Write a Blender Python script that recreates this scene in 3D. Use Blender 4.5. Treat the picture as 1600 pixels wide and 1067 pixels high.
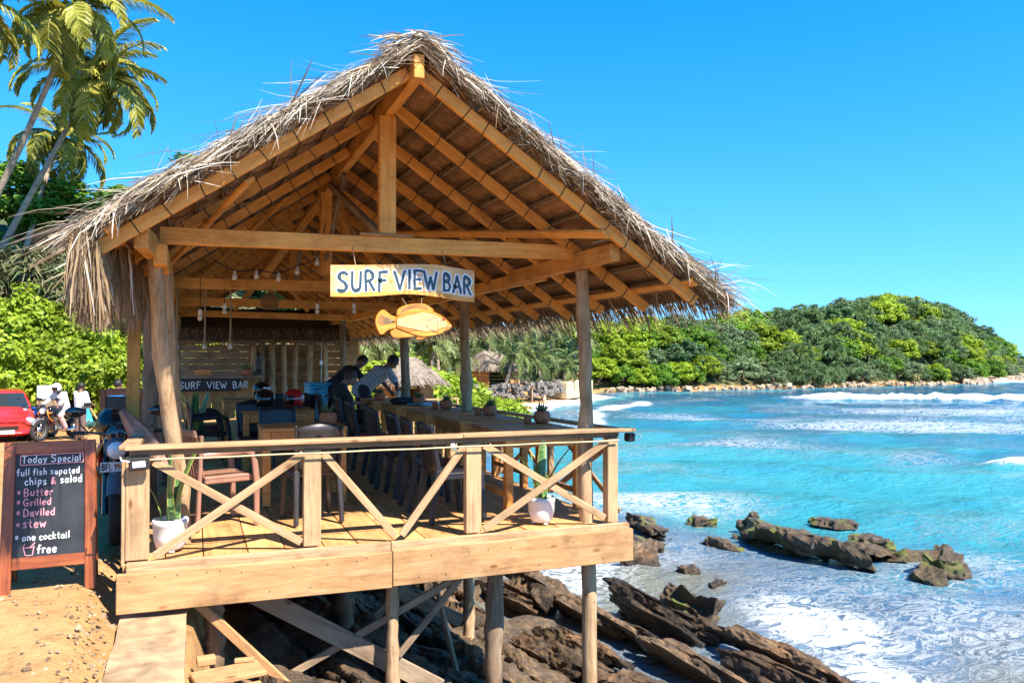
import bpy, bmesh, math, random
import numpy as np
from mathutils import Vector, Matrix, noise
R = math.radians
random.seed(7); rng = np.random.default_rng(7)
scene = bpy.context.scene
for o in list(bpy.data.objects): bpy.data.objects.remove(o)
COL = scene.collection
# ------------------------------------------------------------------ camera, sky, sun, exposure
cam = bpy.data.objects.new('camera', bpy.data.cameras.new('camera')); COL.objects.link(cam)
cam.location = (0, 0, 1.46); cam.rotation_euler = (R(90.955), 0, R(-21)); cam.data.lens = 29.03
cam.data.sensor_width = 36; cam.data.clip_end = 9000; cam.data.clip_start = 0.05
scene.camera = cam
SUN_EL, SUN_AZ = 50.0, 26.0            # sun behind the camera, AZ degrees to the right of -Y
wd = bpy.data.worlds.new('World'); scene.world = wd; wd.use_nodes = True
nt = wd.node_tree; nt.nodes.clear()
sky = nt.nodes.new('ShaderNodeTexSky'); sky.sky_type = 'NISHITA'; sky.sun_disc = False
sky.sun_elevation = R(SUN_EL); sky.sun_rotation = R(180 - SUN_AZ); sky.altitude = 0
sky.air_density = 1.0; sky.dust_density = 0.0; sky.ozone_density = 3.0
hs = nt.nodes.new('ShaderNodeHueSaturation'); hs.inputs['Saturation'].default_value = 1.43; hs.inputs['Hue'].default_value = 0.497
bg = nt.nodes.new('ShaderNodeBackground'); bg.inputs[1].default_value = 0.125
wo = nt.nodes.new('ShaderNodeOutputWorld')
tcw = nt.nodes.new('ShaderNodeTexCoord'); vm = nt.nodes.new('ShaderNodeVectorMath'); vm.operation = 'MULTIPLY_ADD'   # clear tropical air: no pale band at the horizon
vm.inputs[1].default_value = (1, 1, .8); vm.inputs[2].default_value = (0, 0, .14); vn = nt.nodes.new('ShaderNodeVectorMath'); vn.operation = 'NORMALIZE'
nt.links.new(tcw.outputs['Generated'], vm.inputs[0]); nt.links.new(vm.outputs[0], vn.inputs[0]); nt.links.new(vn.outputs[0], sky.inputs[0])
nt.links.new(sky.outputs[0], hs.inputs['Color']); nt.links.new(hs.outputs[0], bg.inputs[0]); nt.links.new(bg.outputs[0], wo.inputs[0])
sun = bpy.data.objects.new('sun', bpy.data.lights.new('sun', 'SUN')); COL.objects.link(sun)
sun.data.energy = 5.0; sun.data.angle = R(0.53); sun.data.color = (1.0, 0.94, 0.84)
sd = Vector((math.sin(R(SUN_AZ)) * math.cos(R(SUN_EL)), -math.cos(R(SUN_AZ)) * math.cos(R(SUN_EL)), math.sin(R(SUN_EL))))
sun.rotation_euler = sd.to_track_quat('Z', 'Y').to_euler(); sun.location = sd * 60
scene.view_settings.view_transform = 'Standard'; scene.view_settings.look = 'None'
scene.view_settings.exposure = 1.38; scene.view_settings.gamma = 1.0
scene.cycles.max_bounces = 8; scene.cycles.diffuse_bounces = 5

# ------------------------------------------------------------------ object helpers
W = {}; CH = {}
I4 = Matrix.Identity(4)
def put(o, parent=None, M=None):
    M = I4.copy() if M is None else M
    COL.objects.link(o)
    if parent is not None:
        CH.setdefault(parent, []).append(o); o.parent = parent; o.matrix_basis = W[parent].inverted() @ M
    else: o.matrix_basis = M
    W[o] = M; return o
def tag(o, label=None, cat=None, group=None, kind=None):
    if label: o['label'] = label
    if cat: o['category'] = cat
    if group: o['group'] = group
    if kind: o['kind'] = kind
    return o
def TR(x, y, z, rz=0, s=1): return Matrix.Translation((x, y, z)) @ Matrix.Rotation(R(rz), 4, 'Z') @ Matrix.Scale(s, 4)
def empty(name, M, label=None, cat=None, group=None):
    o = bpy.data.objects.new(name, None); o.empty_display_size = .1
    put(o, None, M); return tag(o, label, cat, group)
def copy_tree(o, M, label=None, group=None):
    def rec(s, par):
        c = s.copy(); COL.objects.link(c); c.parent = par
        c.matrix_basis = s.matrix_basis.copy() if par else M
        W[c] = (W[par] @ c.matrix_basis) if par else M
        if par: CH.setdefault(par, []).append(c)
        for k in CH.get(s, []): rec(k, c)
        return c
    r = rec(o, None)
    if label: r['label'] = label
    if group: r['group'] = group
    return r
def frame(p0, p1, up=(0, 0, 1)):
    p0 = Vector(p0); p1 = Vector(p1); x = (p1 - p0).normalized(); up = Vector(up)
    if abs(x.dot(up)) > .995: up = Vector((0, 1, 0))
    y = up.cross(x).normalized(); z = x.cross(y)
    M = Matrix((x, y, z)).transposed().to_4x4(); M.translation = (p0 + p1) / 2
    return M, (p1 - p0).length
class MB:
    def __init__(s): s.v = []; s.f = []; s.sm = []
    def add(s, vs, fs, smooth=False):
        n = len(s.v); s.v += [tuple(v) for v in vs]; s.f += [tuple(i + n for i in f) for f in fs]; s.sm += [smooth] * len(fs); return s
    def box(s, c, d, M=None, taper=1.0):
        x, y, z = d[0] / 2, d[1] / 2, d[2] / 2; t = taper
        vs = [Vector((c[0] + a * x * (t if k > 0 else 1), c[1] + b * y * (t if k > 0 else 1), c[2] + k * z)) for k in (-1, 1) for b in (-1, 1) for a in (-1, 1)]
        if M is not None: vs = [M @ v for v in vs]
        return s.add(vs, [(0, 2, 3, 1), (4, 5, 7, 6), (0, 1, 5, 4), (2, 6, 7, 3), (0, 4, 6, 2), (1, 3, 7, 5)])
    def bar(s, p0, p1, w, h, up=(0, 0, 1), w2=None, h2=None):
        M, L = frame(p0, p1, up); w2 = w if w2 is None else w2; h2 = h if h2 is None else h2
        vs = []
        for sx, ww, hh in ((-1, w, h), (1, w2, h2)):
            for b in (-1, 1):
                for k in (-1, 1): vs.append(M @ Vector((sx * L / 2, b * ww / 2, k * hh / 2)))
        return s.add(vs, [(0, 1, 3, 2), (4, 6, 7, 5), (0, 4, 5, 1), (2, 3, 7, 6), (0, 2, 6, 4), (1, 5, 7, 3)])
    def tube(s, pts, rad, n=8, cap=True, sq=1.0):
        pts = [Vector(p) for p in pts]; m = len(pts)
        if not hasattr(rad, '__len__'): rad = [rad] * m
        prev = None; vs = []
        for i, p in enumerate(pts):
            t = (pts[min(i + 1, m - 1)] - pts[max(i - 1, 0)]).normalized()
            a = prev if prev is not None else (Vector((0, 0, 1)) if abs(t.z) < .9 else Vector((1, 0, 0)))
            a = (a - t * a.dot(t)).normalized(); b = t.cross(a); prev = a
            for k in range(n):
                q = 2 * math.pi * k / n
                vs.append(p + (a * math.cos(q) * sq + b * math.sin(q)) * rad[i])
        fs = [(i * n + k, i * n + (k + 1) % n, (i + 1) * n + (k + 1) % n, (i + 1) * n + k) for i in range(m - 1) for k in range(n)]
        s.add(vs, fs, True)
        if cap: s.add(vs[:n], [tuple(range(n))[::-1]]); s.add(vs[-n:], [tuple(range(n))])
        return s
    def lathe(s, prof, n=20, c=(0, 0, 0), M=None, smooth=True):
        vs = []
        for r_, z in prof:
            for k in range(n):
                q = 2 * math.pi * k / n; v = Vector((c[0] + r_ * math.cos(q), c[1] + r_ * math.sin(q), c[2] + z)); vs.append(M @ v if M is not None else v)
        fs = [(i * n + k, i * n + (k + 1) % n, (i + 1) * n + (k + 1) % n, (i + 1) * n + k) for i in range(len(prof) - 1) for k in range(n)]
        return s.add(vs, fs, smooth)
    def ball(s, c, r, M=None, nu=14, nv=9, dis=None):
        r = (r, r, r) if not hasattr(r, '__len__') else r; vs = []
        for i in range(nv + 1):
            th = math.pi * i / nv
            for k in range(nu):
                q = 2 * math.pi * k / nu; d = Vector((math.sin(th) * math.cos(q), math.sin(th) * math.sin(q), math.cos(th)))
                m = 1 + (dis(d) if dis else 0)
                v = Vector((d.x * r[0] * m, d.y * r[1] * m, d.z * r[2] * m))
                if M is not None: v = M @ v
                vs.append(v + Vector(c))
        fs = [(i * nu + k, (i + 1) * nu + k, (i + 1) * nu + (k + 1) % nu, i * nu + (k + 1) % nu) for i in range(nv) for k in range(nu)]
        return s.add(vs, fs, True)
    def prism(s, out, t, M=None):            # outline in local XZ, thickness t along Y (front at -t/2)
        n = len(out); vs = [Vector((x, -t / 2, z)) for x, z in out] + [Vector((x, t / 2, z)) for x, z in out]
        if M is not None: vs = [M @ v for v in vs]
        return s.add(vs, [tuple(range(n)), tuple(range(2 * n - 1, n - 1, -1))] + [(i, n + i, n + (i + 1) % n, (i + 1) % n) for i in range(n)])
    def ribbon(s, pts, wids, nrm=(0, 0, 1)):
        pts = [Vector(p) for p in pts]; m = len(pts); vs = []; nrm = Vector(nrm)
        for i, p in enumerate(pts):
            t = (pts[min(i + 1, m - 1)] - pts[max(i - 1, 0)])
            b = t.cross(nrm)
            b = b.normalized() if b.length > 1e-6 else Vector((1, 0, 0))
            vs += [p - b * wids[i] / 2, p + b * wids[i] / 2]
        return s.add(vs, [(2 * i, 2 * i + 1, 2 * i + 3, 2 * i + 2) for i in range(m - 1)])
    def mesh(s, name, mat, bevel=0):
        me = bpy.data.meshes.new(name); me.from_pydata(s.v, [], s.f)
        if any(s.sm): me.polygons.foreach_set('use_smooth', s.sm)
        if bevel:
            bm = bmesh.new(); bm.from_mesh(me)
            bmesh.ops.bevel(bm, geom=bm.edges[:], offset=bevel, segments=1, affect='EDGES', clamp_overlap=True); bm.to_mesh(me); bm.free()
        for m in (mat if isinstance(mat, (list, tuple)) else [mat]): me.materials.append(m)
        me.update(); return me
    def build(s, name, mat, parent=None, M=None, bevel=0):
        return put(bpy.data.objects.new(name, s.mesh(name, mat, bevel)), parent, M)
def np_mesh(name, V, Fq, mat, smooth=False):
    me = bpy.data.meshes.new(name); V = np.asarray(V, np.float32); Fq = np.asarray(Fq, np.int32); k = Fq.shape[1]
    me.vertices.add(len(V)); me.vertices.foreach_set('co', V.ravel())
    me.loops.add(Fq.size); me.loops.foreach_set('vertex_index', Fq.ravel())
    me.polygons.add(len(Fq)); me.polygons.foreach_set('loop_start', np.arange(0, Fq.size, k, dtype=np.int32))
    if smooth: me.polygons.foreach_set('use_smooth', np.ones(len(Fq), bool))
    me.materials.append(mat); me.update(calc_edges=True); return me
def timber(name, p0, p1, w, h, mat, parent, up=(0, 0, 1), bevel=.005):   # board: own frame, X along the grain
    M, L = frame(p0, p1, up)
    return MB().box((0, 0, 0), (L, w, h)).build(name, mat, parent, M, bevel)
def log(name, pts, rad, mat, parent, n=12, knots=3, seed=0):             # rough pole
    rd = random.Random(seed); P = [Vector(p) for p in pts]; Q = []; rr = []
    m = 18
    for i in range(m + 1):
        t = i / m * (len(P) - 1); a = min(int(t), len(P) - 2); u = t - a
        p = P[a].lerp(P[a + 1], u)
        r0 = rad[0] + (rad[1] - rad[0]) * i / m
        Q.append(p + Vector((rd.uniform(-1, 1), rd.uniform(-1, 1), 0)) * r0 * .10); rr.append(r0 * rd.uniform(.93, 1.07))
    for k in range(knots): j = rd.randrange(2, m - 1); rr[j] *= 1.16
    mb = MB().tube(Q, rr, n)
    vs = []
    for v in mb.v:
        q = Vector(v); vs.append(tuple(q + Vector((noise.noise(q * 9 + Vector((seed, 0, 0))), noise.noise(q * 9 + Vector((0, seed, 5))), 0)) * rad[0] * .12))
    mb.v = vs
    return mb.build(name, mat, parent)

# ------------------------------------------------------------------ materials
def new_mat(name):
    m = bpy.data.materials.new(name); m.use_nodes = True; n = m.node_tree; n.nodes.clear()
    out = n.nodes.new('ShaderNodeOutputMaterial'); b = n.nodes.new('ShaderNodeBsdfPrincipled'); n.links.new(b.outputs[0], out.inputs[0])
    return m, n, b
def nd(n, typ, **kw):
    x = n.nodes.new('ShaderNode' + typ)
    for k, v in kw.items():
        if k.startswith('i_'):
            key = k[2:]; key = int(key) if key.isdigit() else key.replace('_', ' ')
            x.inputs[key].default_value = v
        else: setattr(x, k, v)
    return x
def ramp(n, stops):
    r = n.nodes.new('ShaderNodeValToRGB'); e = r.color_ramp.elements
    while len(e) < len(stops): e.new(.5)
    for q, (p, c) in zip(e, stops): q.position = p; q.color = (*c, 1)
    return r
def L(n, a, b): n.links.new(a, b)
def bump(n, b, h, strength=.3, dist=.01):
    x = nd(n, 'Bump', i_Strength=strength, i_Distance=dist); L(n, h, x.inputs['Height']); L(n, x.outputs[0], b.inputs['Normal']); return x
def rand_shift(n, vec_out, amt=37.):
    oi = nd(n, 'ObjectInfo'); mu = nd(n, 'Math', operation='MULTIPLY', i_1=amt); L(n, oi.outputs['Random'], mu.inputs[0])
    ad = nd(n, 'VectorMath', operation='ADD'); L(n, vec_out, ad.inputs[0]); L(n, mu.outputs[0], ad.inputs[1]); return ad.outputs[0], oi.outputs['Random']
def vary(n, col_out, rnd_out, lo, hi):
    mr = nd(n, 'MapRange', i_3=lo, i_4=hi); L(n, rnd_out, mr.inputs[0])
    mx = nd(n, 'VectorMath', operation='SCALE'); L(n, col_out, mx.inputs[0]); L(n, mr.outputs[0], mx.inputs['Scale']); return mx.outputs[0]
def wood(name, c1, c2, c3, scale=(1.3, 16, 16), rough=.75, var=(.8, 1.15), bs=.35, knots=True, spec=.25):
    m, n, b = new_mat(name); tc = nd(n, 'TexCoord'); v, rnd = rand_shift(n, tc.outputs['Object'])
    mp = nd(n, 'Mapping'); mp.inputs['Scale'].default_value = scale; L(n, v, mp.inputs[0])
    nz = nd(n, 'TexNoise', i_Scale=1.0, i_Detail=9., i_Roughness=.68, i_Distortion=1.1); L(n, mp.outputs[0], nz.inputs[0])
    mf = nd(n, 'Mapping'); mf.inputs['Scale'].default_value = tuple(s * 5 for s in scale); L(n, v, mf.inputs[0])
    nf = nd(n, 'TexNoise', i_Scale=1.0, i_Detail=4., i_Roughness=.7); L(n, mf.outputs[0], nf.inputs[0])
    hs2 = nd(n, 'Math', operation='MULTIPLY_ADD', i_1=.38); L(n, nf.outputs[0], hs2.inputs[0]); L(n, nz.outputs[0], hs2.inputs[2]); hm = nd(n, 'Math', operation='MULTIPLY', i_1=.725); L(n, hs2.outputs[0], hm.inputs[0])
    rp = ramp(n, [(.34, c1), (.5, c2), (.64, c3)]); L(n, hm.outputs[0], rp.inputs[0]); col = rp.outputs[0]
    n2 = nd(n, 'TexNoise', i_Scale=2.6, i_Detail=6., i_Roughness=.65); L(n, v, n2.inputs[0])
    r2 = ramp(n, [(.33, (.50, .44, .40)), (.5, (.95, .92, .9)), (.66, (1.10, 1.05, 1.0))]); L(n, n2.outputs[0], r2.inputs[0])
    mx = nd(n, 'Mix', data_type='RGBA', blend_type='MULTIPLY'); mx.inputs[0].default_value = .7; L(n, col, mx.inputs[6]); L(n, r2.outputs[0], mx.inputs[7]); col = mx.outputs[2]
    if knots:
        vo = nd(n, 'TexVoronoi', i_Scale=1.0); mk = nd(n, 'Mapping'); mk.inputs['Scale'].default_value = (2.6, 6, 6); L(n, v, mk.inputs[0]); L(n, mk.outputs[0], vo.inputs[0])
        rk = ramp(n, [(.0, (.18, .10, .06)), (.06, (.50, .36, .26)), (.13, (1, 1, 1))]); L(n, vo.outputs[0], rk.inputs[0])
        mk2 = nd(n, 'Mix', data_type='RGBA', blend_type='MULTIPLY'); mk2.inputs[0].default_value = .85; L(n, col, mk2.inputs[6]); L(n, rk.outputs[0], mk2.inputs[7]); col = mk2.outputs[2]
    L(n, vary(n, col, rnd, *var), b.inputs['Base Color']); b.inputs['Roughness'].default_value = rough; b.inputs['Specular IOR Level'].default_value = spec
    bump(n, b, hm.outputs[0], min(1., bs * 1.6), .008); return m
def plain(name, col, rough=.5, metal=0., spec=.5, var=0., ns=30., bs=0., coat=0.):
    m, n, b = new_mat(name); b.inputs['Roughness'].default_value = rough; b.inputs['Metallic'].default_value = metal; b.inputs['Specular IOR Level'].default_value = spec; b.inputs['Coat Weight'].default_value = coat
    tc = nd(n, 'TexCoord'); nz = nd(n, 'TexNoise', i_Scale=ns, i_Detail=5.); L(n, tc.outputs['Object'], nz.inputs[0])
    d = tuple(c * (1 - var) for c in col); u = tuple(min(1, c * (1 + var)) for c in col)
    rp = ramp(n, [(.3, d), (.7, u)]); L(n, nz.outputs[0], rp.inputs[0]); L(n, rp.outputs[0], b.inputs['Base Color'])
    if bs: bump(n, b, nz.outputs[0], bs, .004)
    return m
def leafmat(name, cols, trans=.35, rough=.5, var=(.75, 1.2)):
    m, n, b = new_mat(name); g = nd(n, 'NewGeometry'); oi = nd(n, 'ObjectInfo')
    k = len(cols); rp = ramp(n, [(i / (k - 1), c) for i, c in enumerate(cols)]); L(n, g.outputs['Random Per Island'], rp.inputs[0])
    col = vary(n, rp.outputs[0], oi.outputs['Random'], *var)
    L(n, col, b.inputs['Base Color']); b.inputs['Roughness'].default_value = rough; b.inputs['Specular IOR Level'].default_value = .3
    tr = nd(n, 'BsdfTranslucent'); L(n, col, tr.inputs[0]); ms = nd(n, 'MixShader'); ms.inputs[0].default_value = trans
    out = [x for x in n.nodes if x.type == 'OUTPUT_MATERIAL'][0]
    L(n, b.outputs[0], ms.inputs[1]); L(n, tr.outputs[0], ms.inputs[2]); L(n, ms.outputs[0], out.inputs[0]); return m
M_ = {}
M_['timber'] = wood('sawn_timber', (.54, .21, .04), (.74, .34, .08), (.82, .42, .12), var=(.85, 1.12), knots=False)
M_['rail'] = wood('weathered_timber', (.30, .175, .085), (.46, .29, .15), (.56, .38, .22), scale=(1.6, 30, 30), var=(.85, 1.1), bs=.5)
M_['fascia'] = wood('pale_board', (.30, .15, .06), (.43, .24, .105), (.50, .31, .15), scale=(1.5, 11, 11), var=(.95, 1.06), bs=.3)
M_['deck'] = wood('deck_plank', (.44, .21, .07), (.60, .32, .12), (.68, .40, .17), scale=(1.2, 18, 18), var=(.82, 1.12))
M_['table'] = wood('varnished_table_wood', (.52, .17, .03), (.76, .30, .06), (.84, .40, .10), rough=.42, spec=.5, knots=False)
M_['tabletop'] = wood('worn_table_top', (.38, .14, .04), (.60, .26, .08), (.70, .35, .13), rough=.6, spec=.3, knots=False)
M_['redwood'] = wood('red_stained_wood', (.16, .035, .012), (.28, .07, .02), (.42, .14, .04), rough=.35, spec=.5, knots=False)
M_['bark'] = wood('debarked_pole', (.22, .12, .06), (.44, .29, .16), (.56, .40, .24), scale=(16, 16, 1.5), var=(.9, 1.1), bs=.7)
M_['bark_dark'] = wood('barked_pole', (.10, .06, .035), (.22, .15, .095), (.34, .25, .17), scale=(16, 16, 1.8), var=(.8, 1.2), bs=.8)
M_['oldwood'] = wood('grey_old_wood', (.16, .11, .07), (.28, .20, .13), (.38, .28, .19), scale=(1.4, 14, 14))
M_['brick_plank'] = wood('hut_plank', (.30, .15, .05), (.45, .24, .09), (.55, .32, .14), knots=False, var=(.7, 1.2))
M_['rope_black'] = plain('black_cord', (.015, .013, .012), .8)
M_['rope'] = plain('hemp_rope', (.34, .24, .13), .9, var=.3, ns=90, bs=.4)
M_['black_plastic'] = plain('black_plastic', (.018, .018, .022), .38, var=.2, ns=12)
M_['dark_plastic'] = plain('dark_brown_plastic', (.035, .028, .026), .35, var=.2, ns=12)
M_['brown_plastic'] = plain('tan_brown_plastic', (.30, .15, .10), .4, var=.12, ns=9)
M_['terracotta'] = plain('terracotta', (.52, .14, .055), .7, var=.18, ns=22, bs=.1)
M_['ceramic'] = plain('white_ceramic', (.74, .70, .66), .5, var=.07, ns=14, bs=.08)
M_['soil'] = plain('pebble_soil', (.45, .42, .38), .9, var=.6, ns=90, bs=1.)
M_['succulent'] = leafmat('succulent', [(.07, .13, .05), (.14, .22, .10), (.20, .28, .15)], .1)
M_['snake'] = None
M_['white_paint'] = plain('white_paint', (.8, .79, .76), .6, var=.05)
M_['navy_paint'] = plain('navy_paint', (.02, .055, .085), .5, var=.2)
M_['chalk_w'] = plain('white_chalk', (.82, .82, .80), .95, var=.2, ns=160)
M_['chalk_p'] = plain('pink_chalk', (.80, .33, .36), .95, var=.2, ns=160)
M_['slate'] = plain('blackboard', (.018, .019, .022), .5, var=.75, ns=4)
M_['metal'] = plain('grey_metal', (.45, .45, .46), .35, 1.)
M_['chrome'] = plain('chrome', (.75, .75, .76), .12, 1.)
M_['rubber'] = plain('tyre_rubber', (.022, .021, .02), .85, var=.3, ns=60, bs=.4)
M_['gloss_black'] = plain('gloss_black', (.010, .010, .012), .12, coat=.6)
M_['red_paint'] = plain('red_paint', (.52, .02, .018), .18, coat=.8)
M_['blue_paint'] = plain('blue_paint', (.02, .05, .22), .2, coat=.8)
M_['orange'] = plain('orange_paint', (.75, .24, .02), .35, var=.08)
M_['glass_dark'] = plain('dark_glass', (.02, .028, .032), .05, spec=.8)
M_['lens'] = plain('lamp_lens', (.75, .76, .78), .08, spec=.9)
M_['amber'] = plain('amber_lens', (.85, .22, .02), .2)
M_['grey_plastic'] = plain('grey_plastic', (.10, .10, .11), .5)
M_['bulb'] = plain('bulb_glass', (.62, .56, .46), .12, spec=.8)
M_['wicker'] = plain('wicker', (.24, .14, .06), .8, var=.4, ns=70)
M_['hose'] = plain('pale_hose', (.42, .36, .19), .5, var=.1)
M_['cyan'] = plain('cyan_panel', (.03, .36, .58), .45, var=.1)
M_['concrete'] = plain('sandy_concrete', (.35, .225, .12), .9, var=.42, ns=7, bs=.9)
# ------------------------------------------------------------------ terrain: ground, rock shelf, sea
ZW = -2.4
COAST = np.array([(7, -400), (7, -30), (7, 0), (7, 8), (6.6, 12), (6, 16), (5.8, 22), (8, 29), (11, 35.5), (14, 43), (17.3, 49.6), (21, 54.8), (26, 59.4), (36.4, 72), (40, 77.5), (52, 76.5), (67, 78.5), (82, 79.5), (96, 81.8), (105, 83.7), (126, 94), (150, 112), (172, 140), (190, 210), (260, 600), (300, 4000)], float)
def coast_d(x, y):      # signed distance to the coast, positive on land (numpy arrays)
    best = np.full(x.shape, 1e9)
    for (ax, ay), (bx, by) in zip(COAST[:-1], COAST[1:]):
        dx, dy = bx - ax, by - ay; t = np.clip(((x - ax) * dx + (y - ay) * dy) / (dx * dx + dy * dy), 0, 1)
        best = np.minimum(best, np.hypot(x - ax - t * dx, y - ay - t * dy))
    inside = np.zeros(x.shape, bool); poly = np.vstack([COAST, [(-5000, 4000), (-5000, -400)]])
    j = len(poly) - 1
    for i in range(len(poly)):
        xi, yi = poly[i]; xj, yj = poly[j]
        c = ((yi > y) != (yj > y)) & (x < (xj - xi) * (y - yi) / ((yj - yi) if yj != yi else 1e-9) + xi); inside ^= c; j = i
    return np.where(inside, best, -best)
def sstep(a, b, x): t = np.clip((x - a) / (b - a), 0, 1); return t * t * (3 - 2 * t)
def vnoise(x, y, s, seed=0):
    f = np.frompyfunc(lambda a, b: noise.noise((a * s + seed * 7.3, b * s - seed * 3.1, seed * 1.7)), 2, 1)
    return f(x, y).astype(float)
def land_h(x, y):
    d = coast_d(x, y)
    base = np.interp(y, [5, 9, 16, 27, 34, 50, 70], [-.27, -.24, -.55, -1.0, -1.1, -1.3, -1.5])
    hill = np.clip((y - 31.5 - np.clip(x, 0, 99) * 1.1) * .55, 0, 11) * sstep(16, 2, x)          # wooded slope behind the road
    hill = np.maximum(hill, np.clip((-x - 14) * .25, 0, 3))
    hill = np.maximum(hill, np.clip((d - 17) * .35, 0, 7) * sstep(8, 24, x) * sstep(40, 60, y))
    head = sstep(48, 24, d) * np.clip((d - 2.0) * np.interp(x, [38, 72, 90], [.40, .42, .66]), 0, np.interp(x, [38, 50, 66, 85, 97, 106, 118, 132, 150, 165], [2.4, 3.0, 3.6, 6.2, 7.6, 8.4, 8.2, 7.4, 5.0, 2.0])) * sstep(36, 44, x) * sstep(74, 80, y)
    z = np.where(d > 0, ZW + (base - ZW) * sstep(0, 7, d), ZW + np.maximum(-3.0, d * .25)) + hill * sstep(3, 12, d) + head
    near = np.interp(x, [-.7, -.03, .02, .10, .8, 2, 3.0, 4.2, 5.2, 7, 10, 14], [-.27, -.33, -.42, -.95, -1.2, -1.6, -2.0, -2.38, -2.6, -2.8, -3.3, -4])
    w = sstep(27, 20, y)
    near = np.where(x < -.7, base, near)
    fore = sstep(0, -.6, y - (4.2 - .42 * np.clip(x, 0, 9))) * sstep(6.5, 5, x)      # unseen sandy forecourt below the camera, added to bounce sunlight under the roof
    near = near * (1 - fore) + np.where(x > 0, -.32, near) * fore
    return z * (1 - w) + near * w, d
def steps(*seg):
    out = []
    for a, b, s in seg: out += list(np.arange(a, b, s))
    return np.array(out + [seg[-1][1]], float)
gx = steps((-4000, -400, 900), (-400, -60, 60), (-60, -12, 3), (-12, -3, .45), (-3, -.9, .15), (-.9, 3.5, .075), (3.5, 8, .12), (8, 20, .8), (20, 140, 2.2), (140, 340, 25))
gy = steps((-400, 0, 80), (0, 3, .5), (3, 10, .085), (10, 16, .2), (16, 34, .6), (34, 110, 1.7), (110, 400, 40), (400, 4000, 900))
GX, GY = np.meshgrid(gx, gy); gz, gd = land_h(GX, GY)
rockm = sstep(.1, .5, GX) * sstep(24, 19, GY) * (1 - sstep(0, -.6, GY - (4.2 - .42 * np.clip(GX, 0, 9))) * sstep(6.5, 5, GX))
nearm = (GY > 2.5) & (GY < 30) & (GX > -14) & (GX < 12)
f1 = np.zeros_like(gz); f2 = np.zeros_like(gz); f3 = np.zeros_like(gz)
f1[nearm] = vnoise(GX[nearm], GY[nearm], .9, 1); f2[nearm] = vnoise(GX[nearm], GY[nearm], 3.1, 2); f3[nearm] = vnoise(GX[nearm], GY[nearm], 9., 3)
# strata of the rock run along the direction (0.22,-0.97): saw-tooth ledges across it
su = GX * .97 + GY * .22 + .35 * f1
saw = (su * 1.55) % 1.0
gz += rockm * (f1 * .20 + f2 * .10 + f3 * .035 + (np.where(saw < .8, saw / .8, (1 - saw) / .2) - .5) * .34)
gz += (1 - rockm) * (f1 * .03 + f2 * .010 + f3 * .004)
edge = sstep(-.75, -.5, GX) * sstep(.05, -.0, GX) * (1 - rockm) * (GY < 8.4)
gz -= edge * .13
far = vnoise(GX, GY, .09, 4) * .5
gz += np.where(gd > 6, far, 0) * sstep(26, 34, GY)
ny, nx = GX.shape; idx = np.arange(nx * ny).reshape(ny, nx)
Fq = np.stack([idx[:-1, :-1], idx[:-1, 1:], idx[1:, 1:], idx[1:, :-1]], -1).reshape(-1, 4)
# sand road / soil / rock / beach by real place
m, n, b = new_mat('ground_sand_and_rock')
g = nd(n, 'NewGeometry'); sx = nd(n, 'SeparateXYZ'); L(n, g.outputs['Position'], sx.inputs[0])
na = nd(n, 'TexNoise', i_Scale=.9, i_Detail=8., i_Roughness=.65); L(n, g.outputs['Position'], na.inputs[0])
nb = nd(n, 'TexNoise', i_Scale=9., i_Detail=8., i_Roughness=.7); L(n, g.outputs['Position'], nb.inputs[0])
nc = nd(n, 'TexNoise', i_Scale=55., i_Detail=4.); L(n, g.outputs['Position'], nc.inputs[0])
sand = ramp(n, [(.25, (.37, .19, .063)), (.5, (.48, .265, .098)), (.75, (.56, .34, .14))]); L(n, na.outputs[0], sand.inputs[0])
dirt = ramp(n, [(.36, (.28, .20, .14)), (.47, (.75, .70, .64)), (.6, (1., 1., 1.))]); L(n, nb.outputs[0], dirt.inputs[0])
mxs = nd(n, 'Mix', data_type='RGBA', blend_type='MULTIPLY'); mxs.inputs[0].default_value = .5; L(n, sand.outputs[0], mxs.inputs[6]); L(n, dirt.outputs[0], mxs.inputs[7])
rockr = ramp(n, [(.25, (.02, .015, .011)), (.45, (.075, .048, .028)), (.6, (.15, .095, .05)), (.8, (.24, .175, .11))]); L(n, nb.outputs[0], rockr.inputs[0])
at = nd(n, 'Attribute', attribute_name='rock'); ag = nd(n, 'Attribute', attribute_name='green')
mx1 = nd(n, 'Mix', data_type='RGBA'); L(n, at.outputs['Fac'], mx1.inputs[0]); L(n, mxs.outputs[2], mx1.inputs[6]); L(n, rockr.outputs[0], mx1.inputs[7])
grn = ramp(n, [(.3, (.035, .05, .015)), (.7, (.08, .11, .03))]); L(n, nb.outputs[0], grn.inputs[0])
mx2 = nd(n, 'Mix', data_type='RGBA'); L(n, ag.outputs['Fac'], mx2.inputs[0]); L(n, mx1.outputs[2], mx2.inputs[6]); L(n, grn.outputs[0], mx2.inputs[7])
L(n, mx2.outputs[2], b.inputs['Base Color']); b.inputs['Roughness'].default_value = .85
hh = nd(n, 'Math', operation='ADD'); L(n, nb.outputs[0], hh.inputs[0]); L(n, nc.outputs[0], hh.inputs[1]); bump(n, b, hh.outputs[0], .8, .028)
me = np_mesh('ground', np.stack([GX, GY, gz], -1).reshape(-1, 3), Fq, m, True)
for nm, arr in (('rock', rockm), ('green', np.maximum(np.where(GX > 37, sstep(1.5, 3, gd), sstep(8, 12, gd)) * sstep(30, 33, GY - np.clip(GX, 0, 99) * .3), (GX < -11)))):
    a = me.attributes.new(nm, 'FLOAT', 'POINT'); a.data.foreach_set('value', arr.astype(np.float32).ravel())
ground = tag(put(bpy.data.objects.new('ground', me)), 'sandy orange dirt road and land around the bar', None, None, 'structure')

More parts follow.
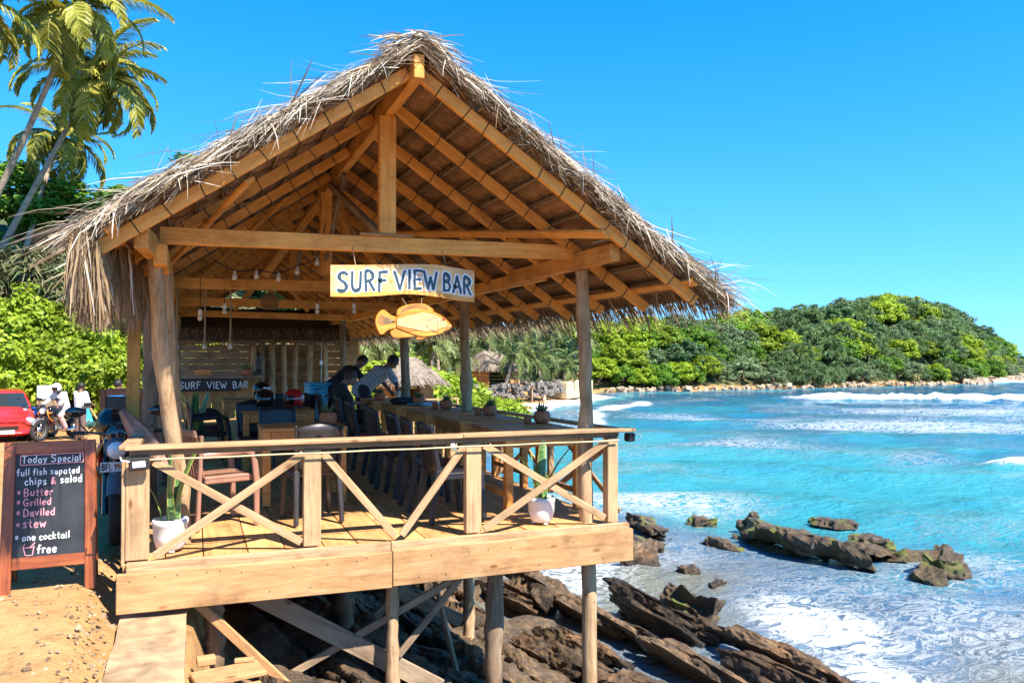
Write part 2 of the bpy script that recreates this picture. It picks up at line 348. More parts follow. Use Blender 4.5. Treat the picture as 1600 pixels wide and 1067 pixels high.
# sea
bx = steps((-4, 3, 1.), (3, 20, .17), (20, 60, .55), (60, 140, 1.6), (140, 400, 20), (400, 6000, 800))
by = steps((-800, -20, 80), (-20, 2, 2.), (2, 24, .17), (24, 66, .5), (66, 130, 2.5), (130, 600, 40), (600, 6000, 800))
BX, BY = np.meshgrid(bx, by); _, bd = land_h(BX, BY); bd = coast_d(BX, BY)
z = np.full(BX.shape, ZW)
nr = (BX > 2) & (BX < 140) & (BY > 0) & (BY < 110)
q1 = np.zeros_like(z); q2 = np.zeros_like(z); q3 = np.zeros_like(z)
q1[nr] = vnoise(BX[nr], BY[nr], .22, 11); q2[nr] = vnoise(BX[nr], BY[nr], .9, 12); q3[nr] = vnoise(BX[nr], BY[nr], 2.6, 13)
z += q1 * .07 + q2 * .05 + q3 * .022
z += (.05 + .07 * sstep(14, 30, np.hypot(BX, BY)) * sstep(90, 60, np.hypot(BX, BY))) * np.sin((BY * .72 + BX * .45) * 1.1 + 3 * q1)
nearf = .0
# breakers: ridges along lines
foam = np.zeros_like(z)
def breaker(x0, y0, x1, y1, h, wid, fw, fade=6):
    global z, foam
    dx, dy = x1 - x0, y1 - y0; Ln = math.hypot(dx, dy); ux, uy = dx / Ln, dy / Ln
    t = (BX - x0) * ux + (BY - y0) * uy; s = -(BX - x0) * uy + (BY - y0) * ux
    s = s + 1.6 * q1 + .5 * q2
    e = sstep(0, fade, t) * sstep(Ln, Ln - fade, t)
    prof = np.where(s < 0, np.exp(-(s / (wid * .45)) ** 2), np.exp(-(s / (wid * 1.5)) ** 2))
    z += h * e * prof * (1 + .35 * q2 + .25 * q3)
    foam = np.maximum(foam, e * np.where(s < 0, np.exp(-(s / (fw * .35)) ** 2), np.exp(-(s / fw) ** 2)) * 1.25)
breaker(45, 60.5, 78, 44, .55, .8, 2.2, 8)
breaker(60, 57, 84, 46, .35, .8, 1.6, 8)
breaker(24.5, 20.6, 36, 19.6, .45, .7, .8, 3)
breaker(98, 79, 125, 86, .4, 1.0, 1.6, 6)
shore = np.exp(-(np.clip(-bd - .5, 0, 99) / 1.7) ** 2) * (BY > 33) * (BX < 37) * 1.25
shore = np.maximum(shore, np.exp(-((bd + 6.5 + 2 * q1) / 1.1) ** 2) * .75 * (BY > 40) * (BX < 34))
foam = np.maximum(foam, shore)
def blob(x, y, rx, ry, a, rot=0):
    global foam
    c, s_ = math.cos(R(rot)), math.sin(R(rot)); u = ((BX - x) * c + (BY - y) * s_) / rx; v = (-(BX - x) * s_ + (BY - y) * c) / ry
    foam = np.maximum(foam, a * np.exp(-(u * u + v * v)))
blob(8.4, 9.6, 1.0, 1.8, .72); blob(10.5, 8, 3.2, 3.4, .47); blob(7.7, 7.6, 1.0, 1.6, .62); blob(13, 11, 4, 2.6, .44); blob(8.5, 14, 3, 3.0, .42)
blob(11, 19, 4.5, 3.2, .5); blob(6.2, 13.5, 1.8, 2.5, .6); blob(38, 34, 15, 7, .50, -30); blob(30, 43, 12, 3., .4, -35); blob(55, 38, 22, 9, .50, -18); blob(15, 24, 5, 3, .34)
foam = np.maximum(foam, np.interp(np.hypot(BX, BY), [0, 16, 24, 34, 60, 90, 200], [.33, .30, .20, .25, .27, .15, .05]) + .10 * q1)
ny, nx = BX.shape; idx = np.arange(nx * ny).reshape(ny, nx)
Fq = np.stack([idx[:-1, :-1], idx[:-1, 1:], idx[1:, 1:], idx[1:, :-1]], -1).reshape(-1, 4)
m, n, b = new_mat('sea_water')
g = nd(n, 'NewGeometry'); af = nd(n, 'Attribute', attribute_name='foam'); ad_ = nd(n, 'Attribute', attribute_name='deep')
mp = nd(n, 'Mapping'); mp.inputs['Scale'].default_value = (.75, 1.25, 1.); mp.inputs['Rotation'].default_value = (0, 0, R(25)); L(n, g.outputs['Position'], mp.inputs[0])
n1 = nd(n, 'TexNoise', i_Scale=.16, i_Detail=5., i_Roughness=.6, i_Distortion=.6); L(n, mp.outputs[0], n1.inputs[0])
n2 = nd(n, 'TexNoise', i_Scale=2.3, i_Detail=9., i_Roughness=.72, i_Distortion=1.6); L(n, mp.outputs[0], n2.inputs[0])
n3 = nd(n, 'TexNoise', i_Scale=4.2, i_Detail=6., i_Roughness=.6, i_Distortion=.7); L(n, mp.outputs[0], n3.inputs[0])
sumd = nd(n, 'Math', operation='MULTIPLY_ADD', i_1=.95, i_2=-.47); L(n, n1.outputs[0], sumd.inputs[0])
dd = nd(n, 'Math', operation='ADD'); L(n, ad_.outputs['Fac'], dd.inputs[0]); L(n, sumd.outputs[0], dd.inputs[1])
wc = ramp(n, [(0., (.15, .15, .11)), (.12, (.10, .15, .21)), (.24, (.06, .15, .24)), (.40, (.03, .23, .27)), (.55, (.045, .25, .27)), (.7, (.02, .15, .20)), (.85, (.02, .10, .16)), (1., (.018, .075, .13))]); L(n, dd.outputs[0], wc.inputs[0])
# lacy foam: thin web (ridged noise) where the density is low, solid where it is high
rg = nd(n, 'Math', operation='SUBTRACT', i_1=.5); L(n, n2.outputs[0], rg.inputs[0]); ra = nd(n, 'Math', operation='ABSOLUTE'); L(n, rg.outputs[0], ra.inputs[0])
rm = nd(n, 'MapRange', i_1=0., i_2=.16, i_3=.62, i_4=.0); L(n, ra.outputs[0], rm.inputs[0])
fs = nd(n, 'Math', operation='ADD'); L(n, af.outputs['Fac'], fs.inputs[0]); L(n, rm.outputs[0], fs.inputs[1])
f3_ = nd(n, 'Math', operation='MULTIPLY_ADD', i_1=.5, i_2=-.25); L(n, n1.outputs[0], f3_.inputs[0]); fs2 = nd(n, 'Math', operation='ADD'); L(n, fs.outputs[0], fs2.inputs[0]); L(n, f3_.outputs[0], fs2.inputs[1])
fm = nd(n, 'MapRange', i_1=.80, i_2=1.12, i_3=0., i_4=1.); L(n, fs2.outputs[0], fm.inputs[0])
mx = nd(n, 'Mix', data_type='RGBA'); L(n, fm.outputs[0], mx.inputs[0]); L(n, wc.outputs[0], mx.inputs[6]); mx.inputs[7].default_value = (.76, .79, .80, 1)
L(n, mx.outputs[2], b.inputs['Base Color'])
rr = nd(n, 'MapRange', i_3=.10, i_4=.7); L(n, fm.outputs[0], rr.inputs[0]); L(n, rr.outputs[0], b.inputs['Roughness']); b.inputs['IOR'].default_value = 1.33
n4 = nd(n, 'TexNoise', i_Scale=.9, i_Detail=4., i_Roughness=.6); L(n, mp.outputs[0], n4.inputs[0])
hb = nd(n, 'Math', operation='MULTIPLY_ADD', i_1=2.2); L(n, n4.outputs[0], hb.inputs[0]); L(n, n3.outputs[0], hb.inputs[2])
hf = nd(n, 'Math', operation='MULTIPLY_ADD', i_1=.35); L(n, fm.outputs[0], hf.inputs[0]); L(n, hb.outputs[0], hf.inputs[2]); bump(n, b, hf.outputs[0], .75, .18)
me = np_mesh('sea', np.stack([BX, BY, z], -1).reshape(-1, 3), Fq, m, True)
dist = np.hypot(BX, BY)
deep = np.interp(dist, [8, 13, 17, 24, 34, 48, 70, 100, 160], [.14, .18, .32, .48, .58, .74, .84, .9, 1.])
deep = deep * sstep(0, 5, -bd) * np.where(BY > 30, 1, 1)
deep = np.where((BX > 60) & (dist > 60), deep + .05, deep)
for nm, arr in (('foam', foam), ('deep', deep)):
    a = me.attributes.new(nm, 'FLOAT', 'POINT'); a.data.foreach_set('value', arr.astype(np.float32).ravel())
sea = tag(put(bpy.data.objects.new('sea', me)), 'turquoise sea with white surf', None, None, 'structure')
def gh(x, y):           # ground height at one point (smooth part)
    a, _ = land_h(np.array([float(x)]), np.array([float(y)])); return float(a[0])
# ------------------------------------------------------------------ the open beach bar shelter
bar = empty('beach_bar_shelter', TR(1.5, 6.4, -.35), 'open thatched wooden beach bar on stilts over the rocks', 'building')
RX, RZ, SL = 1.46, 3.47, .68                     # ridge line, underside of the rafters there, slope
TH = math.atan(SL); CT, ST = math.cos(TH), math.sin(TH)
Y0, Y1 = 5.78, 22.9
def zu(x): return RZ - SL * abs(x - RX)
# deck: joists, planks
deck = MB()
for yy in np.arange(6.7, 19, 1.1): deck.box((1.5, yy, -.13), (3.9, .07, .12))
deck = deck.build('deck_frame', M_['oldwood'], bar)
px = -.47; k = 0
while px < 3.45:
    w = random.uniform(.255, .315); w = min(w, 3.52 - px); y = 6.40; first = True
    while y < 19.2:
        ln = random.uniform(1.6, 3.0); y2 = min(y + ln, 19.3)
        timber('deck_plank', (px + w / 2, y + (0 if first else .003), -.035 + random.uniform(-.004, .003)), (px + w / 2, y2 - .004, -.035 + random.uniform(-.004, .003)), w - random.uniform(.006, .012), .05, M_['deck'], deck, bevel=.003)
        y = y2; first = False
    px += w
# fascia boards
timber('fascia_board', (-.50, 6.345, -.195), (1.435, 6.345, -.20), .045, .275, M_['fascia'], bar)
timber('fascia_board', (1.44, 6.340, -.190), (3.55, 6.340, -.175), .045, .275, M_['fascia'], bar)
timber('fascia_strip', (-.44, 6.372, -.055), (1.43, 6.372, -.055), .045, .13, M_['rail'], bar)
timber('fascia_strip', (1.434, 6.372, -.055), (3.53, 6.372, -.055), .045, .13, M_['rail'], bar)
nl = MB()
for i in range(26):
    x = -.42 + i * .155 + random.uniform(-.05, .05); z = random.choice((-.09, -.11, -.27))
    nl.lathe([(.0045, 0), (.0045, .003), (0, .004)], 8, M=Matrix.Translation((x, 6.3175 if z < -.1 and x > 1.44 else 6.3225, z)) @ Matrix.Rotation(R(90), 4, 'X'))
nl.build('nail_heads', M_['rope_black'], bar)['kind'] = 'stuff'
# front rail
RP = [(-.375, .155), (.84, .13), (2.13, .13), (3.40, .10)]
for x, w in RP: timber('rail_post', (x, 6.455, 0.012), (x, 6.455, .742), .08 if x != 3.4 else .10, w, M_['rail'], bar, up=(1, 0, 0))
timber('rail_post', (-.466, 6.452, -.03), (-.466, 6.452, .74), .085, .022, M_['rail'], bar, up=(1, 0, 0))
timber('rail_beam', (-.43, 6.455, .768), (3.47, 6.455, .768), .055, .045, M_['oldwood'], bar)
timber('rail_top', (-.455, 6.43, .806), (2.02, 6.43, .806), .15, .03, M_['rail'], bar)
timber('rail_top', (2.023, 6.43, .808), (3.60, 6.43, .808), .15, .03, M_['rail'], bar)
timber('rail_top', (-.445, 6.51, .797), (-.40, 8.05, .80), .12, .032, M_['rail'], bar)
for y in (7.4, 8.0): timber('rail_post', (-.43, y, -.03), (-.43, y, .778), .07, .07, M_['rail'], bar, up=(1, 0, 0))
def brace(x0, z0, x1, z1, y, nm='rail_brace'): timber(nm, (x0, y, z0), (x1, y, z1), .026, .058, M_['rail'], bar, up=(0, 0, 1), bevel=.003)
brace(-.27, .70, .76, .045, 6.44); brace(-.26, .035, .77, .715, 6.412)
brace(.92, .71, 1.48, .04, 6.43); brace(1.53, .04, 2.05, .72, 6.425)
brace(2.22, .72, 3.33, .05, 6.43); brace(2.21, .04, 3.33, .71, 6.400)
# right side rail
timber('rail_top', (3.56, 6.52, .795), (3.56, 13.6, .70), .10, .03, M_['rail'], bar)
sy = [6.6, 8.1, 9.6, 11.1, 12.6, 14.1]
for i, y in enumerate(sy[1:]): timber('rail_post', (3.55, y, 0), (3.55, y, .72), .06, .06, M_['rail'], bar, up=(1, 0, 0))
for a, c in zip(sy[:-1], sy[1:]):
    timber('rail_brace', (3.57, a + .06, .70), (3.57, c - .06, .05), .026, .055, M_['rail'], bar); timber('rail_brace', (3.60, a + .06, .05), (3.60, c - .06, .68), .026, .055, M_['rail'], bar)
# poles that carry the roof
log('roof_pole', [(-.075, 6.98, -.02), (-.105, 6.93, .5), (-.22, 6.76, 1.3), (-.285, 6.60, 2.18)], (.066, .052), M_['bark'], bar, 14, 2, 1)
log('roof_pole', [(-.09, 7.35, -.3), (-.16, 7.3, 1.2), (-.225, 7.2, 2.12)], (.05, .045), M_['bark'], bar, 12, 3, 2)
log('roof_pole', [(3.29, 6.60, -2.3), (3.265, 6.61, -.4), (3.235, 6.62, .45), (3.245, 6.62, 1.3), (3.20, 6.62, 2.21)], (.066, .054), M_['bark'], bar, 14, 3, 3)
log('roof_pole', [(3.30, 10.15, -2.3), (3.29, 10.15, 0), (3.26, 10.15, 1.1), (3.23, 10.15, 2.21)], (.075, .062), M_['bark'], bar, 12, 3, 4)
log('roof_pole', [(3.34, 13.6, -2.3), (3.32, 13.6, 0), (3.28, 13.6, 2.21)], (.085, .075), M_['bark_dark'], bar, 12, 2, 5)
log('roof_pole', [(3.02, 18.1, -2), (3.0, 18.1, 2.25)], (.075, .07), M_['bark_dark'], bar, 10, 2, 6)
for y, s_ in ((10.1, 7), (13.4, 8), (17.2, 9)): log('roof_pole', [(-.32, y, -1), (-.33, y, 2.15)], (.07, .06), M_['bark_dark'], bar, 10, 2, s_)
timber('corner_board', (-.62, 9.6, -.6), (-.60, 9.6, 2.0), .05, .13, M_['timber'], bar, up=(1, 0, 0))
log('bark_post', [(-.43, 8.9, -.4), (-.40, 8.9, 2.05)], (.075, .065), M_['bark_dark'], bar, 9, 6, 15)
# plates, ties, kings, ridge
timber('wall_plate', (3.135, 5.86, 2.285), (3.165, 8.3, 2.285), .085, .14, M_['timber'], bar)
timber('wall_plate', (3.255, 7.6, 2.27), (3.235, 13.6, 2.27), .085, .13, M_['timber'], bar)
timber('wall_plate', (3.16, 13.0, 2.25), (3.05, 22.9, 2.25), .085, .13, M_['timber'], bar)
timber('wall_plate', (-.335, 5.9, 2.235), (-.285, 6.72, 2.235), .09, .15, M_['timber'], bar)
timber('wall_plate', (-.235, 6.35, 2.18), (-.255, 10.6, 2.19), .09, .15, M_['timber'], bar)
timber('wall_plate', (-.34, 10.0, 2.17), (-.34, 22.9, 2.17), .09, .13, M_['timber'], bar)
TIES = [(6.62, 2.345, 2.365), (9.98, 2.27, 2.29), (13.3, 2.27, 2.25), (17.6, 2.30, 2.25)]
for y, z0, z1 in TIES: timber('tie_beam', (-.25, y, z0), (3.11, y, z1), .075, .125, M_['timber'], bar)
timber('tie_block', (1.22, 6.60, 2.428), (1.66, 6.60, 2.430), .10, .022, M_['fascia'], bar)
for i, y in enumerate((6.62, 9.98, 13.3, 17.6)):
    timber('king_post', (1.45, y, 2.41 if i else 2.44), (1.45, y, 3.40), .09, .135, M_['timber'], bar, up=(1, 0, 0))
timber('ridge_beam', (RX, 5.62, 3.49), (RX, 10.6, 3.47), .075, .17, M_['timber'], bar)
timber('ridge_beam', (RX + .06, 9.8, 3.47), (RX, 22.9, 3.46), .07, .16, M_['timber'], bar)
# struts at the king posts
timber('strut', (1.42, 6.72, 2.45), (1.40, 9.35, 3.37), .05, .07, M_['oldwood'], bar)
timber('strut', (1.46, 9.2, 3.38), (1.48, 8.35, 2.62), .045, .06, M_['timber'], bar)
for i, y in enumerate((9.98, 13.3, 17.6)):
    timber('strut', (.75, y + .02, 2.37), (1.36, y + .02, 3.25), .05, .075, M_['timber'], bar); timber('strut', (2.2, y + .02, 2.37), (1.54, y + .02, 3.22), .05, .075, M_['timber'], bar)
    timber('strut', (1.45, y - 1.3, 3.36), (1.45, y - .07, 2.6), .045, .06, M_['oldwood'], bar)
# rafters with black cord wraps
XR, XL = 3.83, -.60
RF = [(y, XR, 1) for y in np.arange(Y0, Y1, .83)] + [(y, XL, -1) for y in np.arange(Y0, Y1, 1.22)]
for i, (y, xe, sg) in enumerate(RF):
    for _ in (0,):
        nx_, nz_ = ST * sg, CT                          # outward normal
        p0 = Vector((RX + sg * .045, y, zu(RX + .045) + .045)); p1 = Vector((xe + random.uniform(-.03, .03), y, 0)); p1.z = zu(p1.x) + .045
        
        rf = timber('rafter', p0, p1, .052, .088, M_['timber'], bar)
        tie = MB(); Ln = (p1 - p0).length; d = (p1 - p0).normalized(); Mf, _ = frame(p0, p1)
        s_ = .16 + random.uniform(0, .1)
        while s_ < Ln - .05:
            t = s_ - Ln / 2 + random.uniform(-.03, .03); q = random.uniform(-.25, .25)
            Mt = Mf @ Matrix.Translation((t, 0, 0)) @ Matrix.Rotation(q, 4, 'Z') @ Matrix.Rotation(random.uniform(-.15, .15), 4, 'Y')
            tie.box((0, 0, 0), (.007, .060, .095), Mt); s_ += .235
        tie.build('cord_wrap', M_['rope_black'], rf)['kind'] = 'stuff'
# boards under the rafters along the eaves and wind braces
for xe, sg in ((3.72, 1), (-.50, -1)):
    for a, c in ((5.62, 9.9), (9.95, 14.4), (14.45, 22.9)): timber('eave_board', (xe, a, zu(xe) + .115), (xe, c, zu(xe) + .115), .075, .045, M_['timber'], bar, up=(ST * sg, 0, CT))
def onroof(x, y, o=-.03): return Vector((x, y, zu(x) + o))
timber('wind_brace', onroof(2.98, 5.72, -.035), onroof(2.1, 10.4, -.035), .09, .03, M_['timber'], bar, up=(ST, 0, CT))
timber('wind_brace', onroof(.35, 6.0, -.035), onroof(-.25, 8.3, -.035), .08, .03, M_['timber'], bar, up=(-ST, 0, CT))
timber('wind_brace', onroof(.85, 8.4, -.035), onroof(.1, 11.6, -.035), .07, .03, M_['timber'], bar, up=(-ST, 0, CT))
# thatch: woven palm panels on battens
m, n, b = new_mat('woven_palm'); tc = nd(n, 'TexCoord'); v, rnd = rand_shift(n, tc.outputs['Object'], 11.); sp = nd(n, 'SeparateXYZ'); L(n, v, sp.inputs[0])
pp = nd(n, 'Math', operation='PINGPONG', i_1=.05); L(n, sp.outputs[1], pp.inputs[0]); sa = nd(n, 'Math', operation='MULTIPLY_ADD', i_1=.9); L(n, pp.outputs[0], sa.inputs[0]); L(n, sp.outputs[0], sa.inputs[2])
sm_ = nd(n, 'Math', operation='MULTIPLY', i_1=2 * math.pi / .042); L(n, sa.outputs[0], sm_.inputs[0]); sn = nd(n, 'Math', operation='SINE'); L(n, sm_.outputs[0], sn.inputs[0])
nz = nd(n, 'TexNoise', i_Scale=14., i_Detail=5., i_Roughness=.7); L(n, v, nz.inputs[0])
h_ = nd(n, 'Math', operation='MULTIPLY_ADD', i_1=.22); L(n, sn.outputs[0], h_.inputs[0]); L(n, nz.outputs[0], h_.inputs[2])
rp = ramp(n, [(.22, (.10, .045, .020)), (.5, (.30, .155, .072)), (.8, (.48, .28, .15))]); L(n, h_.outputs[0], rp.inputs[0])
s0_ = nd(n, 'SeparateXYZ'); L(n, tc.outputs['Object'], s0_.inputs[0]); bd_ = nd(n, 'MapRange', i_1=.06, i_2=.10, i_3=1., i_4=0.); L(n, s0_.outputs[1], bd_.inputs[0])   # open plaiting along the midrib of each mat
th_ = ramp(n, [(.42, (.03, .015, .008)), (.62, (.36, .21, .11))]); shf = nd(n, 'Math', operation='MULTIPLY_ADD', i_1=.5, i_2=.5); L(n, sn.outputs[0], shf.inputs[0]); L(n, shf.outputs[0], th_.inputs[0])
mt_ = nd(n, 'Mix', data_type='RGBA'); L(n, bd_.outputs[0], mt_.inputs[0]); L(n, rp.outputs[0], mt_.inputs[6]); L(n, th_.outputs[0], mt_.inputs[7]); rp = mt_
L(n, vary(n, mt_.outputs[2], rnd, .75, 1.25), b.inputs['Base Color']); b.inputs['Roughness'].default_value = .8; bump(n, b, h_.outputs[0], .9, .012)
M_['weave'] = m
M_['straw'] = leafmat('bleached_straw', [(.17, .11, .06), (.30, .22, .14), (.52, .44, .33), (.66, .61, .52), (.22, .15, .09)], .1, .8, (.95, 1.05))
M_['straw_brown'] = leafmat('brown_straw', [(.13, .08, .04), (.20, .13, .07), (.30, .20, .11), (.36, .27, .17)], .12, .8, (.95, 1.05))
M_['thatch_core'] = plain('thatch_core', (.16, .10, .055), .9, var=.5, ns=18, bs=.8)
thatch = MB(); core = []
def roof_pt(sg, s, y, o):                       # s down the slope, o outwards from rafter underside
    x = RX + sg * s * CT; return Vector((x + sg * ST * o, y, RZ - s * ST + CT * o))
LS = {1: 2.96, -1: 2.46}
for sg in (1, -1):                              # dark core layer between the panels and the outer straw
    ny_, ns_ = 46, 14; vs = []; fs = []
    for o0 in (.15, .205):
        for i in range(ny_ + 1):
            for j in range(ns_ + 1):
                s = LS[sg] * j / ns_; y = 5.64 + (23.0 - 5.64) * i / ny_
                q = roof_pt(sg, s, y, o0 + .02 * noise.noise((s * 3, y * 3, sg + o0 * 9)))
                if i == 0: q.y += .05 * noise.noise((s * 6, 0, 3))
                vs.append(q)
    N = (ny_ + 1) * (ns_ + 1); g_ = lambda i, j, t: t * N + i * (ns_ + 1) + j
    for i in range(ny_):
        for j in range(ns_):
            for t in (0, 1): fs.append((g_(i, j, t), g_(i, j + 1, t), g_(i + 1, j + 1, t), g_(i + 1, j, t)))
    for j in range(ns_):
        for i in (0, ny_): fs.append((g_(i, j, 0), g_(i, j + 1, 0), g_(i, j + 1, 1), g_(i, j, 1)))
    for i in range(ny_): fs.append((g_(i, ns_, 0), g_(i + 1, ns_, 0), g_(i + 1, ns_, 1), g_(i, ns_, 1)))
    thatch.add(vs, fs, False)
troof = thatch.build('thatch_roof', M_['thatch_core'], bar)
pms = []
for v_ in range(4):
    rd = random.Random(50 + v_); mb = MB(); Ln = 1.42; N = 12; vs = []; fs = []
    lo = [.36 + rd.uniform(-.035, .03) for _ in range(N + 1)]
    for i in range(N + 1):
        x = -Ln / 2 + Ln * i / N
        for yv, zz in ((0, 0), (.13, .008 * rd.uniform(-1, 1) - .012), (lo[i], .025 * rd.uniform(-.3, 1))): vs.append((x + rd.uniform(-.01, .01), yv, zz))
    for i in range(N):
        for k in range(2): a = i * 3 + k; fs.append((a, a + 3, a + 4, a + 1))
    mb.add(vs, fs); mb.box((0, 0, -.006), (Ln, .016, .014)); pms.append(mb.mesh('thatch_panel', M_['weave']))
bat = 0
for sg in (1, -1):
    nC = int(LS[sg] / .235)
    for c in range(nC):
        s0 = .03 + c * .235
        for j in range(13):
            yc = 5.68 + .66 + j * 1.36 + (.3 if c % 2 else 0) * .3
            tilt = math.atan2(.075, .36)
            ez = Vector((sg * ST, 0, CT)); ey = Vector((sg * CT, 0, -ST)); ex = ey.cross(ez)
            B = Matrix((ex, ey, ez)).transposed().to_4x4(); B.translation = roof_pt(sg, s0 + random.uniform(-.015, .015), yc + random.uniform(-.02, .02), .108 + random.uniform(0, .008))
            put(bpy.data.objects.new('thatch_panel', pms[random.randrange(4)]), troof, B @ Matrix.Rotation(tilt, 4, 'X') @ Matrix.Rotation(random.uniform(-.012, .012), 4, 'Z'))
        tb = MB(); tb.tube([roof_pt(sg, s0 + .02, y, .097 + random.uniform(-.003, .003)) for y in np.linspace(5.66, 23, 14)], .0095, 6); tb.build('batten', M_['oldwood'], bar)
# loose straw: ragged verge at the front gable, eave fringes, outer skin
st = MB(); sb_ = MB()
def straw(mb, p, d, ln, w, droop=.35, seg=3, wob=.12):
    p = Vector(p); d = Vector(d).normalized(); pts = [p]; 
    for i in range(seg):
        d = (d + Vector((random.uniform(-wob, wob), random.uniform(-wob, wob), random.uniform(-wob, wob) - droop / seg))).normalized(); p = p + d * ln / seg; pts.append(p)
    w *= .75; mb.ribbon(pts, [w, w * .9, w * .7, w * .25][:seg + 1], (random.uniform(-1, 1), random.uniform(-1, 1), random.uniform(.2, 1)))
VY = 5.60
for sg in (1, -1):
    dn = Vector((sg * CT, 0, -ST)); nr_ = Vector((sg * ST, 0, CT))
    for i in range(150):                        # bleached leaf bundles matted along the front verge
        s0 = random.uniform(-.03, LS[sg] - (.02 if sg > 0 else .14)); y0 = VY + abs(random.gauss(.02, .13)); o0 = .175 + random.uniform(-.03, .03)
        d0 = dn * random.uniform(.6, 1) * random.choice((1, 1, 1, 1, 1, -.5)) + Vector((0, -1, 0)) * random.uniform(-.35, .35) + nr_ * random.uniform(-.10, .08); l0 = random.uniform(.14, .36); w0 = random.uniform(.006, .018)
        for k in range(random.randrange(10, 30)):
            p = roof_pt(sg, s0 + random.gauss(0, .06), y0 + random.gauss(0, .035), o0 + random.gauss(0, .012))
            straw(st, p, d0 + Vector((random.gauss(0, .13), random.gauss(0, .13), random.gauss(0, .08))), l0 * random.uniform(.6, 1.2), w0 * random.uniform(.6, 1.3), random.uniform(.0, .3), wob=.08)
    for i in range(300 if sg > 0 else 200):     # wild stems sticking out
        s = random.uniform(.15, LS[sg] + .05); p = roof_pt(sg, s, VY + abs(random.gauss(0, .12)), .2 + random.uniform(-.03, .03))
        d = dn * random.uniform(.6, 1.1) + nr_ * random.uniform(.1, .5) + Vector((0, -1, 0)) * random.uniform(-.2, .4)
        straw(st, p, d, random.uniform(.15, .5), random.uniform(.004, .008), random.uniform(-.1, .8), wob=.2)
    for i in range(60):                         # drooping over the verge in front of the boards
        s = random.uniform(.05, LS[sg]); p = roof_pt(sg, s, VY, .19)
        straw(st, p, (random.uniform(-.3, .3), -.5, -.1), random.uniform(.1, .3), random.uniform(.005, .011), 1.8)
    for i in range(1500):                       # brown cut edge of the layers
        s = random.uniform(0, LS[sg]); p = roof_pt(sg, s, VY + .06, random.uniform(.11, .2))
        straw(sb_, p, dn * random.uniform(.4, 1) + Vector((0, -1, 0)) * random.uniform(.0, .4) + nr_ * random.uniform(-.15, .06), random.uniform(.08, .2), random.uniform(.010, .024), .1)
    for i in range(3200):                       # outer skin
        s = random.uniform(0, LS[sg]); y = random.uniform(VY + .05, 23); p = roof_pt(sg, s, y, .21)
        straw(st, p, dn + nr_ * random.uniform(-.02, .10) + Vector((0, random.uniform(-.4, .4), 0)), random.uniform(.25, .5), random.uniform(.012, .03), .05)
for i in range(4200):                           # right eave: ragged brown tips
    y = random.uniform(VY, 23); s = LS[1] + random.uniform(-.2, .03)
    straw(sb_, roof_pt(1, s, y, random.uniform(.10, .22)), Vector((CT, 0, -ST)) * random.uniform(.6, 1) + Vector((0, random.uniform(-.35, .35), -random.uniform(0, .8))), random.uniform(.12, .32), random.uniform(.010, .022), random.uniform(0, .9))
for i in range(200):
    y = VY + abs(random.gauss(0, .7)); straw(st, roof_pt(1, LS[1] - random.uniform(0, .4), y, .21), Vector((CT, random.uniform(-.5, .3), random.uniform(-.3, .5))), random.uniform(.2, .55), random.uniform(.005, .009), random.uniform(.2, 1.1), wob=.2)
for i in range(4600):                           # left eave: long hanging skirt
    y = random.choice((VY + abs(random.gauss(0, .35)), random.uniform(VY, 13))); s = LS[-1] + random.uniform(-.05 if y < 6.4 else -.2, .03)
    straw(sb_ if random.random() < .9 else st, roof_pt(-1, s, y, random.uniform(.04, .20)), Vector((random.uniform(-.10, .16), random.uniform(-.2, .2), -random.uniform(.5, 1))), random.uniform(.18, .56), random.uniform(.010, .026), random.uniform(.5, 1.4))
for i in range(150):
    y = VY + abs(random.gauss(-.02, .25)); straw(st, roof_pt(-1, LS[-1] - random.uniform(.05, .4), y, .20), Vector((-.8, random.uniform(-.5, .3), random.uniform(-.9, .1))), random.uniform(.12, .36), random.uniform(.006, .012), random.uniform(.3, 1.6), wob=.18)
cap = MB()                                      # ridge cap
for i in range(900):
    y = random.uniform(VY - .03, 23) if i > 300 else VY - .03 + abs(random.gauss(0, .2)); p = Vector((RX + random.uniform(-.10, .10), y, RZ + .225 + random.uniform(-.06, .03)))
    straw(st, p, (random.choice((-1, 1)) * random.uniform(.4, 1), random.uniform(-.4, .2), random.uniform(-.5, .15)), random.uniform(.15, .38), random.uniform(.008, .022), .4)
vs = []
for i, y in enumerate(np.linspace(VY + .04, 23, 30)):
    for x_, z_ in ((-.28, .0), (-.15, .15), (0, .23), (.15, .15), (.28, .0), (.1, .10), (-.1, .10)): vs.append((RX + x_ + random.uniform(-.02, .02), y, RZ + .02 + z_ + random.uniform(-.015, .015)))
cap.add(vs, [(i * 7 + k, i * 7 + (k + 1) % 7, (i + 1) * 7 + (k + 1) % 7, (i + 1) * 7 + k) for i in range(29) for k in range(7)] + [tuple(range(7))]); cap.build('ridge_cap', M_['thatch_core'], bar)
st.build('straw_fringe', M_['straw'], bar)['kind'] = 'stuff'
sb_.build('brown_fringe', M_['straw_brown'], bar)['kind'] = 'stuff'
